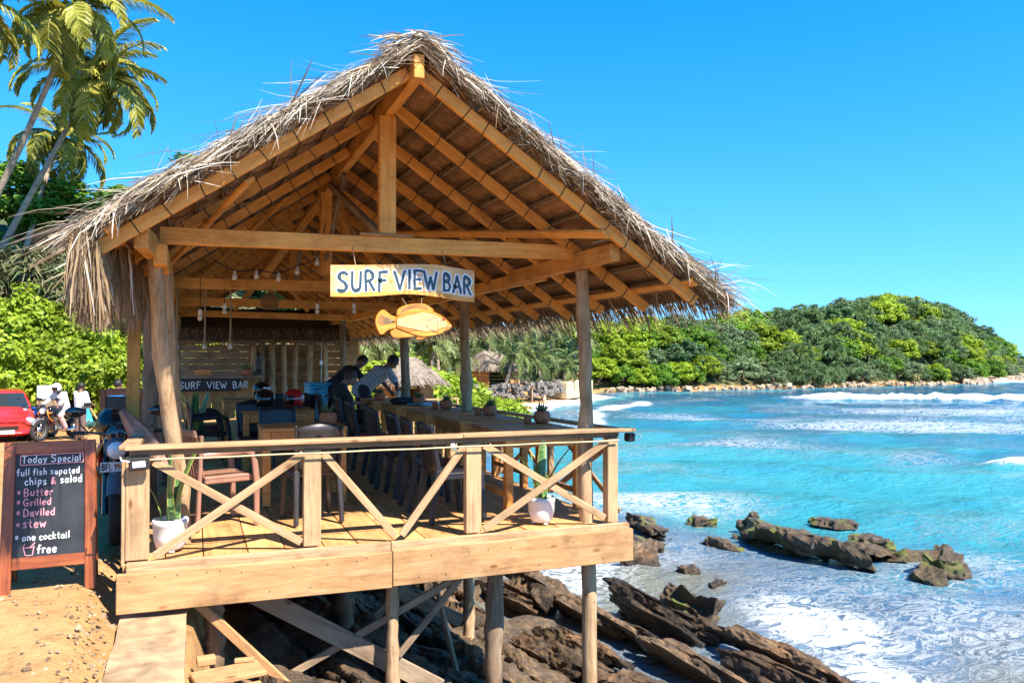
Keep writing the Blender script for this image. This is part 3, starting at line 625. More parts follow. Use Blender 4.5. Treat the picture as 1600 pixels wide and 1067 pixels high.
# stilts and braces under the deck
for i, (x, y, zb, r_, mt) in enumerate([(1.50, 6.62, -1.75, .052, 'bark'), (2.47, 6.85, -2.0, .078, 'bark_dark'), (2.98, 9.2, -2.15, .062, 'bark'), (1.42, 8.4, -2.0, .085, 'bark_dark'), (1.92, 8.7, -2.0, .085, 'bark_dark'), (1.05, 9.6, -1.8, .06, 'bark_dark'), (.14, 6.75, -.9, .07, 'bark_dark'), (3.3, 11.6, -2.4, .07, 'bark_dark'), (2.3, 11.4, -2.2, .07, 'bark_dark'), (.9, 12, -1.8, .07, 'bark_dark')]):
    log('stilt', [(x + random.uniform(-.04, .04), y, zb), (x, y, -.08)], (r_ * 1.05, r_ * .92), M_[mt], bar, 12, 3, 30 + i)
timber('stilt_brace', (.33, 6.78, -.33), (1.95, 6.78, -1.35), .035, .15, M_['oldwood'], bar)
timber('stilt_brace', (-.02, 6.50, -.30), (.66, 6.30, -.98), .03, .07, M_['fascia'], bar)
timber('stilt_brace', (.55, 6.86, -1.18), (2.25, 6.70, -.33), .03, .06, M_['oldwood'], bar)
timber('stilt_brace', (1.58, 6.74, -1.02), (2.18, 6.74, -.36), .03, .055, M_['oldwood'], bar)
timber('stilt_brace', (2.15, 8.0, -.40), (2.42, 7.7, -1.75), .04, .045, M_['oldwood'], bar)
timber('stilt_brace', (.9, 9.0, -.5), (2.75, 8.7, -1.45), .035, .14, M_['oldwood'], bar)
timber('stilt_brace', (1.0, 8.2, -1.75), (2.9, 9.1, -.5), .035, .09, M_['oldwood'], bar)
timber('stilt_brace', (2.0, 9.6, -1.05), (3.3, 9.6, -.95), .03, .05, M_['rail'], bar)
# hose along the rail
ho = MB(); ho.tube([(-.36 + i * .2, 6.37, .722 + .002 * math.sin(i * 1.7)) for i in range(20)], .007, 8)
ho = ho.build('hose', M_['hose'], None); tag(ho, 'thin pale yellow hose strung along under the front rail', 'hose')
# ------------------------------------------------------------------ stroke lettering
GL = {  # glyph: (advance, [strokes]) on a 0..1 grid
 'S': (.75, [[(.65, .88), (.45, 1), (.18, .93), (.1, .72), (.3, .56), (.55, .42), (.64, .22), (.45, .03), (.2, .0), (.05, .1)]]),
 'U': (.75, [[(.08, 1), (.08, .3), (.2, .05), (.42, .02), (.6, .2), (.64, 1)]]),
 'R': (.72, [[(.1, 0), (.1, 1), (.45, .98), (.6, .8), (.5, .58), (.12, .48)], [(.3, .5), (.64, .0)]]),
 'F': (.66, [[(.1, 0), (.1, 1), (.6, 1)], [(.1, .55), (.52, .56)]]),
 'V': (.8, [[(.02, 1), (.4, .02), (.76, 1)]]), 'I': (.25, [[(.12, 1), (.12, 0)]]),
 'E': (.62, [[(.58, 1), (.1, 1), (.1, 0), (.58, .02)], [(.1, .52), (.5, .52)]]),
 'W': (1.0, [[(.03, 1), (.28, .03), (.5, .7), (.7, .03), (.96, 1)]]),
 'B': (.7, [[(.1, 0), (.1, 1), (.45, .98), (.55, .78), (.42, .56), (.1, .53)], [(.42, .56), (.62, .32), (.5, .05), (.1, 0)]]),
 'A': (.75, [[(.03, 0), (.36, 1), (.7, 0)], [(.16, .36), (.57, .36)]]),
 'T': (.62, [[(.0, 1), (.62, 1)], [(.3, 1), (.3, 0)]]), 'G': (.75, [[(.65, .85), (.4, 1), (.12, .8), (.06, .4), (.25, .03), (.55, .03), (.66, .4), (.4, .4)]]),
 'D': (.72, [[(.1, 0), (.1, 1), (.4, .96), (.64, .6), (.55, .15), (.1, 0)]]), 'L': (.58, [[(.1, 1), (.1, 0), (.55, 0)]]), '9': (.55, [[(.48, .6), (.2, .52), (.06, .75), (.25, 1), (.48, .85), (.46, .3), (.25, 0)]]), '4': (.6, [[(.42, 0), (.42, 1), (.04, .3), (.56, .3)]]),
 'o': (.52, [[(.25, .58), (.08, .42), (.08, .14), (.26, 0), (.44, .15), (.44, .42), (.25, .58)]]),
 'd': (.55, [[(.44, .5), (.2, .58), (.06, .3), (.2, 0), (.44, .12)], [(.46, 1), (.46, 0)]]),
 'a': (.55, [[(.44, .45), (.22, .58), (.06, .3), (.2, 0), (.44, .14)], [(.45, .58), (.47, 0)]]),
 'y': (.52, [[(.06, .58), (.26, .08)], [(.46, .58), (.14, -.35)]]),
 'p': (.55, [[(.1, .58), (.1, -.36)], [(.1, .45), (.35, .58), (.46, .3), (.3, 0), (.1, .1)]]),
 'e': (.5, [[(.08, .3), (.44, .34), (.36, .56), (.15, .54), (.06, .25), (.2, 0), (.44, .08)]]),
 'c': (.46, [[(.42, .5), (.2, .58), (.06, .3), (.2, 0), (.42, .08)]]), 'i': (.22, [[(.1, .58), (.1, 0)], [(.1, .78), (.11, .85)]]),
 'l': (.22, [[(.1, 1), (.1, 0)]]), 'f': (.4, [[(.38, .95), (.22, 1), (.15, .8), (.15, 0)], [(.0, .55), (.34, .55)]]),
 'u': (.55, [[(.08, .58), (.1, .1), (.28, 0), (.44, .16)], [(.45, .58), (.46, 0)]]),
 's': (.45, [[(.38, .52), (.2, .58), (.08, .44), (.34, .2), (.26, .02), (.05, .06)]]),
 'h': (.55, [[(.1, 1), (.1, 0)], [(.1, .38), (.3, .57), (.44, .42), (.45, 0)]]),
 't': (.42, [[(.2, .9), (.2, .1), (.36, .0)], [(.03, .6), (.38, .6)]]), 'r': (.4, [[(.08, .58), (.1, 0)], [(.1, .38), (.24, .56), (.38, .52)]]),
 'n': (.55, [[(.08, .58), (.1, 0)], [(.1, .4), (.28, .57), (.43, .42), (.45, 0)]]), 'k': (.5, [[(.1, 1), (.1, 0)], [(.42, .58), (.1, .26), (.44, 0)]]),
 'w': (.7, [[(.04, .58), (.18, .02), (.34, .45), (.5, .02), (.66, .58)]]), 'v': (.5, [[(.04, .58), (.24, .0), (.46, .58)]]),
 '&': (.66, [[(.62, .0), (.16, .72), (.28, .98), (.44, .8), (.08, .25), (.25, .0), (.6, .42)]]), '*': (.42, [[(.04, .3), (.36, .6)], [(.04, .6), (.36, .3)], [(.2, .22), (.2, .68)]]),
}
def smooth_poly(p, n=3):
    if len(p) < 4: return p
    out = []
    for i in range(len(p) - 1):
        a = Vector(p[max(i - 1, 0)]); b_ = Vector(p[i]); c = Vector(p[i + 1]); d = Vector(p[min(i + 2, len(p) - 1)])
        for k in range(n):
            t = k / n; out.append(tuple(.5 * ((2 * b_) + (c - a) * t + (2 * a - 5 * b_ + 4 * c - d) * t * t + (3 * b_ - a - 3 * c + d) * t ** 3)))
    return out + [tuple(p[-1])]
CURVY = set('SURBGD9odapecfushtrn&')
def write(mb, txt, x, z, size, wid, M, y=0., jit=0., th=.002, path=None, sx=1.):
    # strokes on the local XZ plane facing -Y
    for ch in txt:
        if ch == ' ': x += .38 * size * sx; continue
        adv, st_ = GL[ch]; dz = random.uniform(-jit, jit) * size; rot = random.uniform(-jit, jit) * .8
        for s_ in st_:
            pts = smooth_poly(s_) if ch in CURVY and len(s_) > 4 else s_
            P = []
            for u, v in pts:
                uu = u + rot * v; xx = x + uu * size * .95 * sx; zz = z + dz + v * size
                if path: zz += path(xx)
                P.append(Vector((xx, y, zz)))
            for i in range(len(P) - 1):
                d = (P[i + 1] - P[i]); 
                if d.length < 1e-6: continue
                d.normalize(); nn = Vector((-d.z, 0, d.x)) * wid / 2; e = d * wid * .33
                vs = [P[i] - e - nn, P[i + 1] + e - nn, P[i + 1] + e + nn, P[i] - e + nn]
                vs = [M @ (v_ + Vector((0, -th * (.5 + .05 * (i % 3)), 0))) for v_ in vs]
                mb.add(vs, [(0, 1, 2, 3)])
        x += (adv + .12) * size * sx
    return x
# ------------------------------------------------------------------ hanging name board and fish
sg_ = empty('hanging_sign', TR(1.56, 6.47, 2.05), 'wavy wooden board lettered SURF VIEW BAR hanging from the tie beam', 'sign')
def topz(x): return .125 + .018 * math.sin((x + .2) * 3.2) - (.035 * max(0, (x - .25)) / .35)
def botz(x): return -.135 + .035 * math.exp(-((x - .05) / .28) ** 2) - (.02 * max(0, (x - .3)) / .3)
N = 30; xs = np.linspace(-.585, .585, N)
out = [(x, botz(x)) for x in xs] + [(x, topz(x)) for x in xs[::-1]]
MB().prism(out, .034).build('board', wood('sign_board', (.52, .25, .08), (.72, .42, .17), (.84, .58, .30), scale=(2, 14, 14), rough=.45, knots=False), sg_, W[sg_])
edge = MB(); edge.prism([(x, botz(x) - .002) for x in xs] + [(x, botz(x) + .028 + .006 * math.sin(x * 23)) for x in xs[::-1]], .003, Matrix.Translation((0, -.0188, 0))); edge.build('bark_edge', M_['timber'], sg_, W[sg_])
for mat_, wd_, yy, nm in (('white_paint', .042, -.0190, 'letter_outline'), ('navy_paint', .020, -.0215, 'lettering')):
    random.seed(3); l_ = MB(); pf = lambda x: .5 * (topz(x) + botz(x)) - .005
    write(l_, 'SURF', -.535, -.075, .150, wd_, I4, yy, .05, path=pf, sx=.82); write(l_, 'VIEW', -.085, -.075, .145, wd_, I4, yy, .04, path=pf, sx=.82); write(l_, 'BAR', .315, -.068, .135, wd_, I4, yy, .03, path=pf, sx=.76)
    l_.build(nm, M_[mat_], sg_, W[sg_])
st_ = MB()
for x in (-.39, .35): st_.tube([(x, 0, topz(x)), (x - .005, .10, .26), (x, .16, .34)], .0035, 5)
st_.build('string', M_['rope'], sg_, W[sg_])['kind'] = 'stuff'
fi = empty('hanging_fish', TR(1.645, 6.47, 1.725), 'orange carved wooden fish hanging below the name board', 'fish sign')
def arc(pts, n=4): return smooth_poly(pts, n)
body = arc([(-.155, .035), (-.06, .085), (.05, .10), (.15, .085), (.235, .045), (.29, -.005), (.305, -.035), (.265, -.065), (.18, -.10), (.06, -.115), (-.05, -.085), (-.155, -.045)])
mfish = wood('carved_fish', (.46, .13, .012), (.72, .26, .025), (.84, .38, .06), scale=(2, 16, 16), rough=.5, spec=.5, knots=False, var=(.97, 1.03))
mbel = wood('carved_fish_side', (.66, .32, .12), (.78, .43, .19), (.85, .52, .26), scale=(3, 8, 8), rough=.35, spec=.5, knots=False, var=(.97, 1.03))
MB().prism(body, .045).build('body', mfish, fi, W[fi], bevel=.008)
side = arc([(-.15, .02), (-.05, .05), (.05, .075), (.14, .065), (.22, .03), (.275, -.02), (.2, -.055), (.1, -.075), (0, -.06), (-.15, -.03)]); MB().prism(side, .006, Matrix.Translation((0, -.0242, 0))).build('side_panel', mbel, fi, W[fi], bevel=.002)
MB().prism(arc([(-.15, .04), (-.2, .055), (-.25, .095), (-.295, .07), (-.32, .01), (-.305, -.06), (-.27, -.105), (-.22, -.07), (-.15, -.05)]), .032).build('tail_fin', mfish, fi, W[fi], bevel=.005)
MB().prism(arc([(-.15, .045), (-.14, .10), (-.07, .135), (.04, .15), (.1, .138), (.16, .09), (.05, .085), (-.05, .07)]), .028).build('dorsal_fin', mfish, fi, W[fi], bevel=.005)
MB().prism(arc([(-.15, -.05), (-.2, -.08), (-.17, -.125), (-.09, -.125), (-.01, -.115), (.03, -.10)]), .028).build('belly_fin', mfish, fi, W[fi], bevel=.005)
MB().prism(arc([(.03, -.10), (.01, -.135), (.05, -.14), (.12, -.115)]), .026).build('pelvic_fin', mfish, fi, W[fi], bevel=.004)
ey = MB(); ey.lathe([(.012, 0), (.012, .003), (0, .005)], 14, M=Matrix.Translation((.235, -.0275, .028)) @ Matrix.Rotation(R(90), 4, 'X')); ey.build('eye', plain('red_eye', (.45, .05, .02), .3), fi, W[fi])
gr = MB()
for P in ([(.09, -.02), (.12, -.055), (.19, -.075)], [(.175, .04), (.185, 0), (.19, -.055)], [(.09, .02), (.13, .025), (.16, .05)], [(.23, -.07), (.27, -.04), (.30, -.03)], [(.205, .03), (.215, .012), (.232, .012)]):
    P = smooth_poly(P + [P[-1]], 3)
    for a, c in zip(P[:-1], P[1:]):
        if (Vector(a) - Vector(c)).length > 1e-5: gr.bar((a[0], -.0285, a[1]), (c[0], -.0285, c[1]), .003, .004)
gr.build('carved_lines', M_['oldwood'], fi, W[fi])['kind'] = 'stuff'
scl = MB()
for k in range(34):
    x = -.12 + k * .0066; z = .062 + .05 * math.sin((k / 34) * 2.6); scl.bar((x, -.0155, z), (x + .01, -.0155, z + .034), .0022, .003)
for k in range(9):
    a = R(150 + k * 7.2); scl.bar((-.16, -.0175, 0), (-.17 + .13 * math.cos(a), -.0175, .01 + .09 * math.sin(a) * 1.0), .002, .003)
scl.build('fin_rays', M_['oldwood'], fi, W[fi])['kind'] = 'stuff'
sf = MB(); sf.tube([(-.06, 0, .13), (-.105, 0, .19)], .003, 5); sf.tube([(.055, 0, .14), (.06, 0, .20)], .003, 5); sf.build('string', M_['rope'], fi, W[fi])['kind'] = 'stuff'

# ------------------------------------------------------------------ chalkboard
cb = empty('chalkboard', TR(-.99, 6.86, -.27, 3), 'red brown framed A-frame chalkboard listing the specials beside the deck', 'sign')
tilt = Matrix.Rotation(R(-7), 4, 'X'); CB = W[cb] @ tilt; CB2 = W[cb] @ Matrix.Translation((0, .38, 0)) @ Matrix.Rotation(R(7), 4, 'X')
hw = .275
def cbar(nm, a, c, w, h, Mx, mat='redwood'):
    M, Ln = frame(a, c, (0, 1, 0)); return MB().box((0, 0, 0), (Ln, w, h)).build(nm, M_[mat], cb, Mx @ M, .004)
for s_ in (-1, 1):
    cbar('leg', (s_ * hw, 0, 0), (s_ * (hw - .015), 0, 1.10), .075, .04, CB); cbar('back_leg', (s_ * hw, 0, 0), (s_ * (hw - .015), 0, 1.07), .07, .035, CB2)
cbar('frame_rail', (-.225, 0, 1.055), (.225, 0, 1.055), .088, .036, CB); cbar('frame_rail', (-.235, 0, .225), (.235, 0, .225), .085, .036, CB); cbar('back_rail', (-.23, 0, .20), (.23, 0, .20), .07, .03, CB2)
MB().box((0, .004, .64), (.475, .012, .78)).build('blackboard', M_['slate'], cb, CB)
random.seed(5)
cw = MB(); cp = MB(); T = CB; yy = -.004
def chalk(mb, t, x, z, s_, w=.007): write(mb, t, x, z, s_, w, T, yy, .05)
chalk(cw, 'Today SpeciaL'.replace('L', 'l'), -.185, .945, .050); chalk(cw, 'full fish sepated', -.215, .855, .0455, .006); chalk(cw, 'chips', -.165, .785, .052); chalk(cp, '&', .005, .785, .050); chalk(cw, 'salad', .065, .79, .052)
for i, (t, s_) in enumerate((('Butter', .052), ('Grilled', .050), ('Deviled', .052), ('stew', .062))):
    z = (.705, .635, .56, .475)[i]; chalk(cp, '*', -.21, z + .005, .05); chalk(cp, t, -.17, z, s_)
chalk(cw, '*', -.215, .39, .05); chalk(cw, 'one cocktail', -.172, .385, .047); chalk(cw, 'free', -.075, .29, .058, .008)
for a, c in (((-.195, .93), (.215, .935)), ((.215, .935), (.213, 1.005)), ((.213, 1.005), (-.195, 1.0)), ((-.195, 1.0), (-.195, .93)), ((-.165, .345), (-.15, .28)), ((-.15, .28), (-.105, .28)), ((-.105, .28), (-.095, .345)), ((-.165, .335), (-.095, .335)), ((-.15, .365), (-.165, .345)), ((-.12, .335), (-.09, .368))):
    p = Vector((a[0], yy - .001, a[1])); q = Vector((c[0], yy - .001, c[1])); d = (q - p).normalized(); nn = Vector((-d.z, 0, d.x)) * .003
    cp.add([T @ (p - nn), T @ (q - nn), T @ (q + nn), T @ (p + nn)], [(0, 1, 2, 3)])
cw.build('chalk_writing', M_['chalk_w'], cb)['kind'] = 'stuff'; cp.build('pink_chalk_writing', M_['chalk_p'], cb)['kind'] = 'stuff'

# ------------------------------------------------------------------ furniture
def curved_panel(w0, w1, h, t, bow, lean, N=6, Mz=6):     # backrest: bottom width, top width
    mb = MB(); vs = []
    for side in (0, 1):
        for j in range(Mz + 1):
            v = j / Mz
            for i in range(N + 1):
                u = i / N * 2 - 1; w = w0 + (w1 - w0) * v; top = (1 - .10 * u * u if j == Mz else 1)
                vs.append((u * w / 2, bow * (1 - u * u) + lean * v * h + side * t, v * h * top))
    n1 = (N + 1) * (Mz + 1); f = lambda s, j, i: s * n1 + j * (N + 1) + i; fs = []
    for j in range(Mz):
        for i in range(N): fs += [(f(0, j, i), f(0, j, i + 1), f(0, j + 1, i + 1), f(0, j + 1, i)), (f(1, j, i), f(1, j + 1, i), f(1, j + 1, i + 1), f(1, j, i + 1))]
        fs += [(f(0, j, 0), f(0, j + 1, 0), f(1, j + 1, 0), f(1, j, 0)), (f(0, j, N), f(1, j, N), f(1, j + 1, N), f(0, j + 1, N))]
    for i in range(N): fs += [(f(0, Mz, i), f(0, Mz, i + 1), f(1, Mz, i + 1), f(1, Mz, i)), (f(0, 0, i), f(1, 0, i), f(1, 0, i + 1), f(0, 0, i + 1))]
    return mb.add(vs, fs, True)
def make_chair(mat, label, arms=False):          # faces -Y, origin on the floor
    r_ = empty('plastic_chair', I4.copy(), label, 'chair'); m = M_[mat]
    MB().box((0, -.01, .425), (.43, .42, .028)).box((0, -.215, .405), (.42, .02, .055)).box((-.2, 0, .40), (.022, .40, .05)).box((.2, 0, .40), (.022, .40, .05)).build('seat', m, r_, bevel=.010)
    hb = .45 if not arms else .38
    if arms:
        for i in range(7): u = (i - 3) / 3; MB().bar((u * .165, .20 + .02 * (1 - u * u), .44), (u * .185, .27 + .02 * (1 - u * u), .78), .036, .012, (0, 1, 0)).build('back_slat', m, r_, bevel=.003)
        curved_panel(.44, .42, .07, .02, .02, .18).build('backrest', m, r_, Matrix.Translation((0, .265, .77)))
        for s_ in (-1, 1):
            MB().tube([(s_ * .255, -.235, 0), (s_ * .26, -.23, .40), (s_ * .262, -.20, .615), (s_ * .262, -.12, .645), (s_ * .255, .08, .63), (s_ * .235, .225, .62)], [.024, .03, .03, .032, .032, .028], 8, sq=.6).build('armrest', m, r_)
            MB().bar((s_ * .235, .27, 0), (s_ * .215, .235, .79), .045, .035, (0, 1, 0), .05, .03).build('leg', m, r_, bevel=.008)
    else:
        curved_panel(.36, .40, hb, .014, .03, .16).build('backrest', m, r_, Matrix.Translation((0, .18, .43)))
        for s_ in (-1, 1):
            MB().bar((s_ * .215, -.225, 0), (s_ * .195, -.19, .42), .036, .045, (0, 1, 0), .05, .06).build('leg', m, r_, bevel=.008)
            MB().bar((s_ * .20, .265, 0), (s_ * .185, .19, .46), .036, .05, (0, 1, 0), .05, .065).build('leg', m, r_, bevel=.008)
            MB().bar((s_ * .187, .19, .44), (s_ * .205, .265, .86), .03, .045, (0, 1, 0), .02, .03).build('back_frame', m, r_, bevel=.006)
    return r_
ch0 = make_chair('black_plastic', 'black plastic chair nearest the front rail in the row along the sea side')
G_ = 'black plastic chairs along the sea side tables'; ch0['group'] = G_
ch0.matrix_basis = TR(2.16, 7.12, 0, 93); W[ch0] = ch0.matrix_basis.copy()
ordn = ['second', 'third', 'fourth', 'fifth', 'sixth', 'seventh']
for i, (x, y, a) in enumerate([(2.13, 7.72, 88), (2.17, 8.50, 92), (2.13, 9.15, 86), (2.18, 9.85, 91), (2.12, 10.75, 95), (2.2, 12.25, 92)]):
    copy_tree(ch0, TR(x, y, 0, a), 'black plastic chair, %s from the front rail in the row facing the sea' % ordn[i], G_)
copy_tree(ch0, TR(.72, 11.0, 0, 2), 'black plastic chair behind the two helmets table with its back to the bar', 'black plastic chairs at the inner tables')
copy_tree(ch0, TR(1.25, 13.2, 0, 178), 'black plastic chair near the blue box at the back of the bar', 'black plastic chairs at the inner tables')
copy_tree(ch0, TR(1.65, 13.5, 0, 160), 'black plastic chair beside the seated man near the log posts', 'black plastic chairs at the inner tables')
c2 = make_chair('dark_plastic', 'dark brown plastic chair with its back to the front rail at the small table'); c2.matrix_basis = TR(.98, 7.55, 0, 187); W[c2] = c2.matrix_basis.copy()
c3 = make_chair('black_plastic', 'black plastic chair on the far side of the small table facing out'); c3.matrix_basis = TR(.92, 9.75, 0, 4); W[c3] = c3.matrix_basis.copy()
c4 = make_chair('brown_plastic', 'tan brown plastic armchair with slatted back beside the left pole', True); c4.matrix_basis = TR(.20, 7.65, 0, 110); W[c4] = c4.matrix_basis.copy()
c5 = make_chair('black_plastic', 'black plastic armchair by the snake plant, nearer one of the pair', True); c5.matrix_basis = TR(.17, 11.9, 0, 98); W[c5] = c5.matrix_basis.copy(); c5['group'] = 'black armchairs by the left wall'
copy_tree(c5, TR(.12, 12.9, 0, 92), 'black plastic armchair by the snake plant, farther one of the pair')
def make_table(w, d, h, label, top='tabletop', shelf=True):
    r_ = empty('table', I4.copy(), label, 'table'); np_ = max(3, round(d / .15))
    for i in range(np_):
        yy = -d / 2 + d * (i + .5) / np_
        MB().box((0, yy, h - .018), (w, d / np_ - .004, .034)).build('top_plank', M_[top], r_, bevel=.003)
    for sx in (-1, 1):
        for sy_ in (-1, 1): MB().box((sx * (w / 2 - .045), sy_ * (d / 2 - .045), (h - .036) / 2), (.075, .075, h - .036)).build('leg', M_['table'], r_, bevel=.004)
    for sy_ in (-1, 1): MB().box((0, sy_ * (d / 2 - .03), h - .095), (w - .17, .03, .11)).build('apron', M_['table'], r_, bevel=.003)
    for sx in (-1, 1):
        MB().box((sx * (w / 2 - .03), 0, h - .095), (.03, d - .17, .11)).build('apron', M_['table'], r_, bevel=.003)
        if shelf: MB().box((sx * (w / 2 - .045), 0, .16), (.04, d - .17, .05)).build('stretcher', M_['table'], r_, bevel=.003)
    return r_
tA = make_table(.80, 1.02, .75, 'wooden plank table nearest the front rail on the sea side'); tA.matrix_basis = TR(3.08, 7.66, 0); W[tA] = tA.matrix_basis.copy(); GT = 'wooden tables along the sea side rail'; tA['group'] = GT
for i, (x, y) in enumerate([(3.06, 9.0), (3.04, 10.35), (3.0, 11.75), (2.96, 13.2)]): copy_tree(tA, TR(x, y, 0), 'wooden plank table, %s from the front rail on the sea side' % ordn[i], GT)
tL = make_table(.82, .66, .75, 'small square wooden table behind the dark brown chair'); tL.matrix_basis = TR(1.02, 8.65, 0); W[tL] = tL.matrix_basis.copy()
t2 = make_table(.9, .7, .75, 'wooden table carrying the black and the red helmet'); t2.matrix_basis = TR(1.02, 11.35, 0); W[t2] = t2.matrix_basis.copy()
t3 = make_table(1.1, .7, .78, 'wooden table with the silver visored helmet near the bar counter'); t3.matrix_basis = TR(.95, 13.6, 0); W[t3] = t3.matrix_basis.copy()
# pots and plants
def spikes(mb, n, ln, w, spread, z0, r0=.02, droop=.3, seed=1):
    rd = random.Random(seed)
    for i in range(n):
        a = rd.uniform(0, 6.283); e = rd.uniform(.15, 1) * spread; d = Vector((math.cos(a) * math.sin(e), math.sin(a) * math.sin(e), math.cos(e))); p = Vector((math.cos(a) * r0, math.sin(a) * r0, z0)); P = [p]; l_ = ln * rd.uniform(.7, 1.1)
        for k in range(3): d = (d + Vector((0, 0, -droop * .3))).normalized(); p = p + d * l_ / 3; P.append(p)
        mb.ribbon(P, [w, w * 1.05, w * .7, w * .1], d.cross(Vector((-math.sin(a), math.cos(a), 0))))
def make_pot(label):
    r_ = empty('succulent_pot', I4.copy(), label, 'potted plant')
    MB().lathe([(.0, 0), (.05, 0), (.075, .02), (.088, .055), (.082, .095), (.066, .118), (.058, .12), (.055, .11), (0, .105)], 24).build('bowl', M_['terracotta'], r_)
    mb = MB(); spikes(mb, 46, .12, .016, 1.15, .105, .02, .25, 3); mb.build('plant', M_['succulent'], r_); return r_
p0 = make_pot('terracotta bowl with spiky succulent on the small left table'); p0.matrix_basis = TR(1.28, 8.62, .75, 0, 1.05); W[p0] = p0.matrix_basis.copy(); GP = 'terracotta succulent bowls on the tables'; p0['group'] = GP
for i, (x, y, s_) in enumerate([(3.40, 7.98, 1.05), (3.26, 9.22, 1.0), (3.10, 10.5, 1.0), (2.98, 11.45, 1.0), (2.72, 12.9, 1.0)]):
    copy_tree(p0, TR(x, y, .75, i * 77, s_), ['terracotta succulent bowl beside the right pole on the front sea side table', 'terracotta succulent bowl on the second sea side table', 'terracotta succulent bowl on the third sea side table', 'terracotta succulent bowl by the black bag on the fourth sea side table', 'terracotta succulent bowl in front of the man in the checked shirt'][i], GP)
for i, (x, y) in enumerate([(3.24, 7.98), (3.13, 9.28), (2.96, 10.55)]):
    c_ = MB().lathe([(0, 0), (.038, 0), (.04, .085), (.034, .085), (.033, .015), (0, .012)], 18).build('clay_cup', M_['terracotta'], None, TR(x, y, .75)); tag(c_, 'small clay cup next to the succulent on the %s sea side table' % ('front', 'second', 'third')[i], 'cup', 'clay cups on the sea side tables')
m, n, b = new_mat('snake_plant'); tc = nd(n, 'TexCoord'); at_ = nd(n, 'Attribute', attribute_name='edge'); wv = nd(n, 'TexNoise', i_Scale=28., i_Detail=3.); mpp = nd(n, 'Mapping'); mpp.inputs['Scale'].default_value = (.4, .4, 2.2); L(n, tc.outputs['Object'], mpp.inputs[0]); L(n, mpp.outputs[0], wv.inputs[0])
rp = ramp(n, [(.35, (.05, .12, .03)), (.6, (.15, .27, .08))]); L(n, wv.outputs[0], rp.inputs[0]); mx = nd(n, 'Mix', data_type='RGBA'); L(n, at_.outputs['Fac'], mx.inputs[0]); L(n, rp.outputs[0], mx.inputs[6]); mx.inputs[7].default_value = (.55, .53, .12, 1); L(n, mx.outputs[2], b.inputs['Base Color']); b.inputs['Roughness'].default_value = .35
M_['snake'] = m
def snake_leaf(ln, w, lean, az, tw, p0):
    vs = []; ed = []; fs = []; d0 = Vector((math.cos(az), math.sin(az), 0)); N = 9
    for i in range(N + 1):
        t = i / N; p = Vector(p0) + d0 * (lean * t * t * ln) + Vector((0, 0, ln * t)); wd_ = w * (.75 + .9 * t - 1.55 * max(0, t - .35) ** 1.3 * 1.15); wd_ = max(wd_, .003) if i < N else .002
        a = az + math.pi / 2 + tw * t; s_ = Vector((math.cos(a), math.sin(a), 0)); nn = Vector((math.cos(a - 1.57), math.sin(a - 1.57), 0))
        for u, e in ((-1, 1), (-.72, 0), (0, 0), (.72, 0), (1, 1)): vs.append(p + s_ * u * wd_ / 2 + nn * (u * u) * wd_ * .16); ed.append(e)
    for i in range(N):
        for k in range(4): q = i * 5 + k; fs.append((q, q + 1, q + 6, q + 5))
    me = bpy.data.meshes.new('leaf'); me.from_pydata([tuple(v) for v in vs], [], fs); me.materials.append(M_['snake']); me.polygons.foreach_set('use_smooth', [True] * len(fs)); a_ = me.attributes.new('edge', 'FLOAT', 'POINT'); a_.data.foreach_set('value', ed); return me
def snake_pot(M, leaves, label, s_=1., pm='ceramic'):
    r_ = empty('snake_plant_pot', M, label, 'potted plant')
    MB().lathe([(0, .0), (.08, .0), (.105, .02), (.125, .10), (.13, .19), (.134, .195), (.134, .235), (.122, .238), (.12, .215), (0, .215)], 28).build('pot', M_[pm], r_, M); MB().lathe([(.121, .212), (.08, .222), (0, .224)], 20).build('pebbles', M_['soil'], r_, M)
    if pm == 'ceramic':
        f_ = MB()
        for a in (40, 160, 280): f_.box((.075 * math.cos(R(a)), .075 * math.sin(R(a)), -.006), (.04, .03, .014))
        f_.build('feet', M_['ceramic'], r_, M)
    for lf in leaves: put(bpy.data.objects.new('leaf', snake_leaf(*lf)), r_, M)
    return r_
snake_pot(TR(-.165, 6.72, .013, 0, .95), [(.62, .085, .05, .2, .3, (-.03, 0, .21)), (.66, .085, .33, -.3, -.3, (.03, .01, .21)), (.42, .05, .5, 3.0, .2, (-.06, 0, .21)), (.36, .055, .1, 1.5, .4, (.05, .03, .21)), (.3, .05, .2, 4.4, .4, (.01, -.04, .21))], 'snake plant in a round white pot behind the left end of the front rail')
snake_pot(TR(2.83, 6.66, .013, 0, .90), [(.58, .085, .2, .9, .3, (0, .02, .21)), (.55, .075, .55, -.2, -.2, (.04, 0, .21)), (.45, .05, .5, 3.3, .4, (-.03, 0, .21)), (.35, .05, .1, 1.9, .2, (-.04, .02, .21)), (.28, .05, .2, 4.7, .4, (.02, -.04, .21)), (.5, .06, .15, 2.6, .2, (-.02, .05, .21))], 'snake plant in a white pot behind the right end of the front rail')
snake_pot(TR(.0, 12.3, .0, 0, 1.0), [(.75, .09, .2, .5 + k * 1.1, .3, (.05 * math.cos(k), .05 * math.sin(k), .21)) for k in range(6)], 'tall snake plant in a dark pot in the shade near the armchairs', 1.2, 'grey_plastic')
